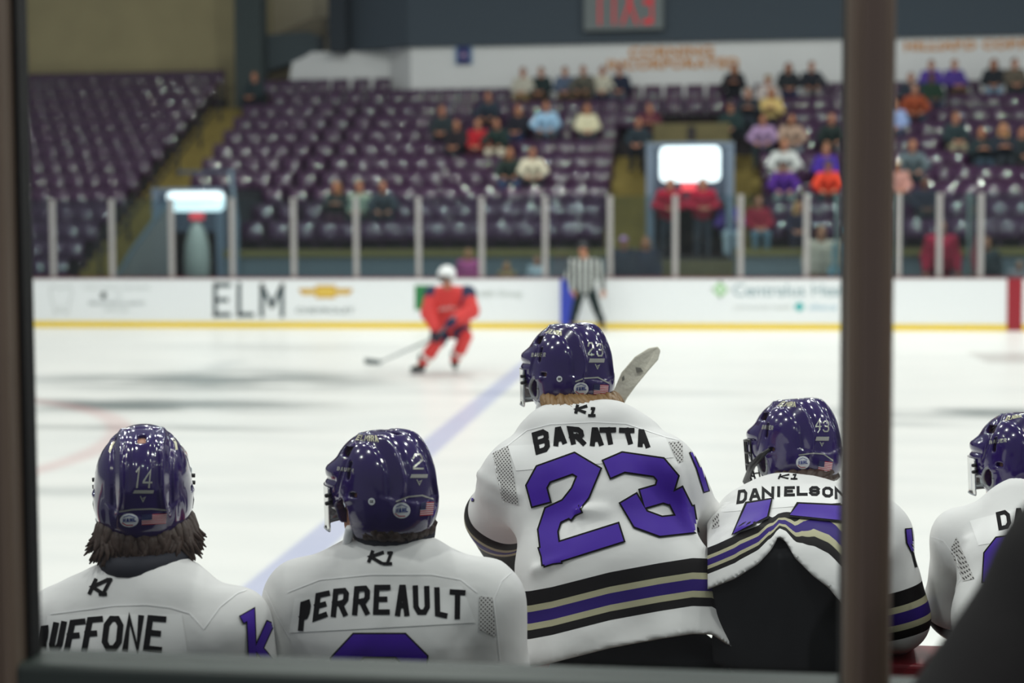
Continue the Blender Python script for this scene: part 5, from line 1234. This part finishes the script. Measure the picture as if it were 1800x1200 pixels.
number('back_number', [[(947, 870), (943, 855), (955, 833), (1008, 814), (1035, 830), (1020, 866), (1001, 890)], [(1000, 892), (972, 905), (963, 932), (968, 974)], [(968, 974), (1076, 940)]], 33, B, jC, 5)
number('back_number', [[(1082, 818), (1096, 812), (1158, 821), (1174, 840), (1166, 866)], [(1166, 866), (1145, 872)], [(1113, 890), (1126, 912), (1162, 925), (1208, 920), (1206, 908)], [(1192, 878), (1198, 890)]], 33, B, jC, 5)
Decal().quad(*z3((352, 1130), (452, 1160), (388, 795), (290, 842))).on('perforated_side_panel', B, panel_m, jC, .002)
Decal().quad(*z3((1415, 905), (1445, 890), (1438, 772), (1356, 776))).on('perforated_side_panel', B, panel_m, jC, .002)
Decal().line(z3((290, 842), (385, 795), (500, 705), (640, 668), (900, 655), (1100, 665), (1340, 745), (1440, 770)), 2).on('yoke_seam', B, seam_m, jC, .002)
Decal().line(z3((235, 765), (290, 842), (330, 1000), (360, 1140)), 2).on('sleeve_seam', B, seam_m, jC, .002)
number('sleeve_number', [z3((160, 1110), (170, 1000), (182, 900))], 12, B, jC, 3)
number('sleeve_number', [z3((1505, 850), (1540, 930), (1580, 1060))], 9, B, jC, 3)
# his stick, blade up
pb = P(1075, 716, 4.2)
st = empty('hockey_stick', pb); tag(st, 'hockey stick with cream taped blade raised behind the standing player', 'hockey stick')
out = [(1074, 716), (1077, 690), (1092, 655), (1116, 627), (1140, 612), (1156, 609), (1161, 616), (1157, 632), (1141, 650), (1118, 678), (1102, 700), (1091, 722)]
mb = MB(); V = []
for dy in (0, .011): V += [P(x, y, 4.2 + .05 * ((716 - y) / 107) ** 2) - pb + Vector((0, dy, 0)) for x, y in out]
k = len(out); mb.add(V, [tuple(range(k)), tuple(range(k, 2 * k))[::-1]] + [((i + 1) % k, i, k + i, k + (i + 1) % k) for i in range(k)])
bl = mb.build('blade', mat('tape_cream', (206, 202, 186), .8, noise=.12, nscale=30, bump=.3, bscale=90), st); bevel(bl, .003)
def patch(pts): 
    V = [P(x, y, 4.2 + .05 * ((716 - y) / 107) ** 2) - pb + Vector((0, -.002, 0)) for x, y in pts]; return make('tape_scuff', V, [tuple(range(len(V)))], mat('tape_scuff', (110, 108, 100), .8), st)
patch([(1117, 645), (1126, 646), (1131, 653), (1119, 655)]); patch([(1093, 664), (1097, 659), (1098, 667), (1094, 670)])
mb = MB()
for i in range(9):
    t = .08 + i * .1; i0 = bil([(1074, 716), (1091, 722), (1161, 620), (1140, 612)], 0, t)
mb.tube([P(1082, 716, 4.205) - pb, P(1050, 830, 4.22) - pb, P(960, 1130, 4.3) - pb], [.013, .014, .014], 8); mb.build('shaft', mat('shaft_black', (24, 24, 26), .4), st, True)

# ---- bending player, forty three
z5 = zz(1200, 650, .45837)
o = frame(1400, 850, 3.95); M = HQL(34, 8)
J, c = setup(o, 3.95, (1398, 876, 4.03), (1398, 777, 4.2), M, [(1316, 934, 4.0), (1534, 938, 3.97)], [(1282, 1050, 4.08), (1576, 1085, 3.95)], [(1310, 1130, 4.15), (1558, 1128, 4.12)], (1376, 1085, 3.62), False)
n = Vector(J['neck']); L = lambda *t: tuple(P(*t) - o); L3 = lambda *t: [tuple(P(x, y, Y) - o) for x, y, Y in t]
sp = [L(1402, 906, 4.02), L(1398, 958, 3.86), L(1385, 1020, 3.70), L(1376, 1100, 3.62)]
follow(J, sp); J['pelvis'] = L(1388, 1150, 3.84); leg_joints(J, o, False, J['pelvis'], .4, .2)
hdx, hdy = zip(*[(1100, 600), (1236, 640), (1243, 1036), (1292, 1017), (1333, 991), (1356, 966), (1369, 943), (1381, 952), (1397, 980), (1429, 1012), (1457, 1033), (1477, 1058), (1520, 1085)])
def hemD_px(p):
    x, y = px_arr(p, o); return (np.interp(x, hdx, hdy) - y) * np.interp(x, [1260, 1300, 1352, 1369, 1390, 1410, 1430, 1470], [.0026, .0025, .0030, .0046, .0028, .0018, .0013, .00110])
hemD = lambda V: np.where(px_arr(V.T, o)[0] > 1500, .29, hemD_px(V.T))
folds = [(L3((1366, 950, 3.5), (1362, 920, 3.56), (1372, 890, 3.65)), .012, .018), (L3((1385, 905, 3.62), (1420, 915, 3.6), (1470, 955, 3.6)), .010, .016), (L3((1260, 985, 3.75), (1300, 935, 3.7), (1350, 908, 3.64)), .010, .016), (L3((1300, 930, 3.66), (1365, 912, 3.6)), -.008, .012), (L3((1270, 880, 3.92), (1275, 960, 3.88)), .006, .014)]
rD, jD = player('player bent forward over the boards in cage helmet with silver number forty three', o, J, sp, [.115, .125, .13, .135], .60, hemD, .11, folds, h=.0075, seed=17, cutter=lambda p: np.where((p[1] < J['el'][1][1] - .06) & (p[0] > L(1180, 1000, 3.8)[0]) & (p[0] < L(1530, 1000, 3.8)[0]), -hemD_px(p), -1.0), armr=(.092, .085, .065), ncut=.075)
lo_, hi_ = bounds(J, .2); sdf_obj('undershirt', lambda *p: np.maximum(chain(p, [Vector(q) + Vector((0, .02, -.01)) for q in sp], [r_ * .86 for r_ in (.115, .125, .135, .15)], .06, .56), (1252 - px_arr(p, o)[0]) * .0015), lo_, hi_, .014, mat('undershirt_black', (24, 26, 30), .85), rD)
hD = add_helmet(rD, o, c, M, 'cage'); pants(rD, J, .03, lambda p: np.maximum((1228 - px_arr(p, o)[0]) * .0015, (1250 - px_arr(p, o)[0]) * .0015 - .0015 * np.clip(px_arr(p, o)[1] - 1090, 0, 40))); gloves(rD, J)
helmet_marks(hD, z5, '43', [[(508, 230), (533, 230), (533, 186), (510, 186)], [(537, 238), (562, 238), (562, 194), (538, 194)]], (509, 256, 562, 271), (534, 284), [(447, 326), (500, 319), (540, 322), (575, 346)], ((461, 355), 12, 11.5), [(518, 388), (570, 396), (575, 354), (524, 348)], None, [(302, 226), (346, 230), (348, 214), (306, 210)], [(362, 138), (434, 142), (432, 122), (384, 120)], k=.74)
hair_tufts(rD, o, c, M, dark_hair, 120, .9, Vector(J['neck']) + Vector((0, .05, .03)), 1.5, .004, 12, -.085, .07, .012)
B = bvh_of(jD)
Decal().quad(*z5((150, 545), (660, 505), (640, 438), (135, 520))).on('name_plate', B, plate, jD, .0014)
letters('DANIELSON', [[(205, 515), (245, 508), (249, 456), (213, 460)], [(252, 503), (301, 497), (291, 452), (262, 455)], [(303, 495), (350, 490), (352, 446), (303, 450)], [(354, 488), (382, 486), (382, 445), (355, 446)], [(388, 485), (431, 484), (430, 445), (390, 446)], [(437, 482), (480, 482), (477, 444), (437, 445)], [(485, 482), (526, 483), (526, 445), (485, 445)], [(535, 487), (577, 490), (577, 448), (535, 447)], [(583, 494), (632, 500), (630, 450), (582, 449)]], z5, 5.2, B, jD)
d = Decal(); d.glyph('K', z5((360, 418), (405, 418), (410, 398), (370, 398)), 3); d.glyph('|', z5((412, 420), (440, 420), (448, 398), (420, 398)), 3); d.on('collar_logo', B, ink, jD, .0022)
def number_quads(name, qs, B, j):
    a = Decal(); b = Decal()
    for q in qs:
        m_ = [sum(p[i] for p in q) / 4 for i in (0, 1)]; a.quad(*q); b.quad(*[(p[0] + 3.2 * (1 if p[0] < m_[0] else -1), p[1] + 3.0 * (1 if p[1] < m_[1] else -1)) for p in q])
    a.on(name + '_outline', B, ink, j, .010); b.on(name, B, pur, j, .0125)
number_quads('back_number', [z5((186, 634), (330, 568), (346, 489), (240, 505))], B, jD)
number_quads('back_number', [z5((404, 562), (640, 585), (640, 515), (438, 506))], B, jD)
Decal().quad(*z5((112, 610), (140, 600), (138, 530), (115, 545))).on('perforated_side_panel', B, panel_m, jD, .002)
number('sleeve_number', [z5((868, 620), (872, 660), (892, 700), (902, 740))], 10, B, jD, 3)

# ---- rightmost player
o = frame(1815, 860, 4.0); M = HQL(30, 4)
J, c = setup(o, 4.0, (1818, 872, 4.02), (1796, 802, 4.2), M, [(1702, 955, 4.0), (1940, 955, 3.98)], [(1684, 1062, 4.05), (1965, 1110, 4.05)], [(1735, 1112, 4.2), (1920, 1130, 4.2)], (1790, 1130, 3.7), False)
n = Vector(J['neck']); L = lambda *t: tuple(P(*t) - o); L3 = lambda *t: [tuple(P(x, y, Y) - o) for x, y, Y in t]
sp = [L(1816, 905, 4.0), L(1810, 1000, 3.86), L(1800, 1090, 3.76), L(1795, 1180, 3.7)]
follow(J, sp); J['pelvis'] = L(1800, 1240, 3.74); leg_joints(J, o, False, J['pelvis'], .4, .2)
folds = [(L3((1690, 1040, 3.86), (1730, 1030, 3.78), (1770, 1000, 3.74)), .014, .016), (L3((1690, 1055, 3.86), (1740, 1050, 3.76)), -.010, .012), (L3((1700, 950, 3.88), (1712, 1020, 3.86)), .006, .012)]
rE, jE = player('rightmost player in purple helmet and clear visor, cut by the picture edge', o, J, sp, [.105, .115, .112, .112], .72, lambda V: np.full(len(V), .29), .22, folds, h=.009, seed=23, armr=(.095, .088, .066))
hE = add_helmet(rE, o, c, M, 'visor'); pants(rE, J, .05); gloves(rE, J)
helmet_marks(hE, z5, None, None, None, None, None, None, None, None, [(1175, 285), (1242, 276), (1242, 262), (1176, 270)], [(1235, 195), (1300, 180), (1300, 166), (1245, 178)], k=.85)
B = bvh_of(jE)
Decal().quad(*z5((1135, 672), (1330, 640), (1330, 520), (1100, 578))).on('name_plate', B, plate, jE, .0014)
letters('DA', [[(1212, 615), (1262, 605), (1252, 532), (1200, 546)], [(1266, 604), (1320, 600), (1306, 528), (1270, 530)]], z5, 7, B, jE)
number('back_number', [z5((1175, 790), (1180, 710), (1215, 665), (1320, 650))], 22, B, jE, 4)
Decal().quad(*z5((1075, 810), (1118, 800), (1050, 640), (1025, 690))).on('perforated_side_panel', B, panel_m, jE, .002)
Decal().line(z5((945, 635), (1000, 655), (1050, 720), (1065, 800), (1045, 835)), 2).on('sleeve_seam', B, seam_m, jE, .002)

# ---- bench seat under the two sitting players
t = empty('player_bench', (P(470, 1300, 3.15).x, 3.1, .0)); tag(t, 'wooden player bench hidden below the glass ledge under the two sitting players', 'bench')
zs = P(690, 1420, 3.2).z - .19
MB().rbox((-1.3, -.17, zs - .06), (1.5, .2, zs), .02, axis=0).build('seat_board', mat('bench_wood', (120, 96, 66), .6), t)
for x in (-1.1, .1, 1.3): MB().box((x - .03, -.12, 0), (x + .03, .14, zs - .06)).build('support', mat('bench_steel', (90, 92, 94), .5, metal=.5), t)
# ------------------------------------------------------------------ near glass, posts, ledge
YG = 2.07
bronze = mat('post_bronze', (118, 104, 90), .45, metal=.3, noise=.12, nscale=6); ledge_m = mat('ledge_green_grey', (52, 62, 58), .5, noise=.08, nscale=5)
xa, xb = P(1487, 100, YG).x, P(1570, 100, YG).x
x0 = P(22, 100, YG).x; w_ = (xb - xa)
zl = P(800, 1160, YG + .06).z
def near_post(x0, x1, label):
    t = empty('glass_post', ((x0 + x1) / 2, YG, 0)); tag(t, label, 'post'); h = (x1 - x0) / 2
    MB().rbox((-h, -.045, .0), (h, .03, 3.6), .018, seg=4).build('post_body', bronze, t, False)
    MB().rbox((-h * .45, -.056, .0), (h * .45, -.04, 3.6), .006).build('cover_strip', mat('post_bronze_dark', (108, 94, 84), .38, metal=.3), t)
    for s in (-1, 1): MB().box((s * h - (.006 if x0 < -.5 else .002), .0, zl), (s * h + (.008 if s * h > 0 and x0 < -.5 else .002), .034, 3.6)).build('rubber_gasket', mat('gasket', (12, 12, 12), .7), t)
    return t
near_post(x0 - w_, x0, 'bronze brown metal glass post at the far left edge, out of focus')
near_post(xa, xb, 'bronze brown metal glass post standing between the right hand players')
MB().box((xb + .9, YG, zl), (xb + 1.0, YG + .02, 3.5))
gp = glass_mat('bench_glass', (244, 248, 247), .012, .0, dirt=.006)
for (a, b, l) in ((x0 - .004, xa + .004, 'large clear pane of bench glass between the two brown posts'), (xb - .004, xb + 1.1, 'clear pane of bench glass right of the right brown post')):
    o = MB().box((a, YG + .01, zl - .02), (b, YG + .022, 3.6)).build('bench_glass', gp); tag(o, l, 'glass pane')
lg = MB().rbox((x0 - 1.2, YG - .03, zl - .14), (xb + 1.2, YG + .06, zl), .01, axis=0).build('trim_ledge', ledge_m); struct(lg)
struct(MB().box((x0 - 1.2, YG - .02, -.05), (xb + 1.2, YG + .05, zl - .14)).build('wall_bench_back', mat('bench_wall', (60, 68, 70), .7)))
MB().box((x0 + .004, YG + .0, zl - .1), (x0 + .02, YG + .03, 3.6))
# near boards that the players lean on
wn = struct(MB().box((-6, 3.98, 0), (6, 4.07, .95)).build('wall_near_boards', white_board))
zc = .975
capm = mat('cap_maroon_worn', (148, 40, 52), .5, noise=.5, nscale=9)
o = struct(MB().rbox((-6, 3.90, .92), (6, 4.09, zc), .01, axis=0).build('trim_board_cap', capm))
struct(MB().box((-6, 2.12, -.05), (6, 3.98, .0)).build('floor_bench', mat('rubber', (30, 32, 34), .9)))
# ---- dark coated person close behind the glass at the right
YC_ = 1.8; k = 1.02
J = J_stand('down'); Jc = dict(J); sh_ = P(1926, 1012, YC_)
Jc['el'] = [(-.35, .02, 1.14), (.35, .02, 1.14)]; Jc['wr'] = [(-.35, -.06, .90), (.35, -.06, .90)]; Jc['hand'] = [(-.34, -.1, .8), (.34, -.1, .8)]
oc = Vector((sh_.x + J['sh'][1][0] * k, YC_ + J['sh'][1][1] * k, sh_.z - J['sh'][1][2] * k))
def RT_(q): return Vector((-q[0], -q[1], q[2])) * k + Vector((0, 0, 0))
for kk in ('head', 'neck', 'chest', 'waist', 'pelvis'): Jc[kk] = tuple(RT_(Jc[kk]))
for kk in ('sh', 'el', 'wr', 'hand', 'hip', 'knee', 'ank', 'toe'): Jc[kk] = [tuple(RT_(q)) for q in Jc[kk]]
Jc['hr'] = head_rot(math.pi, 0); lo, hi = bounds(Jc)
rP = sdf_obj('person', lambda *p: f_skin(p, Jc), lo, hi, .014, mat('skin_l', SKIN['l'], .55)); rP.location = oc
tag(rP, 'person in black coat seen from behind, cut off by the lower right corner', 'person')
sdf_obj('coat', lambda *p: f_top(p, Jc, .045, .05), lo, hi, .014, mat('coat_black', (9, 9, 10), .85, bump=.1, bscale=40), rP)
sdf_obj('trousers', lambda *p: f_trousers(p, Jc), lo, hi, .016, cloth((28, 28, 32)), rP)
sdf_obj('hair', lambda *p: f_hair(p, Jc), lo, hi, .012, dark_hair, rP)
for i in (0, 1): sdf_obj('shoe', lambda *p: f_shoe(p, Jc, i), lo, hi, .014, cloth((30, 26, 24)), rP)
struct(MB().box((-5, -2, 0), (5, YG - .02, oc.z)).build('floor_stand_near', mat('slab')))
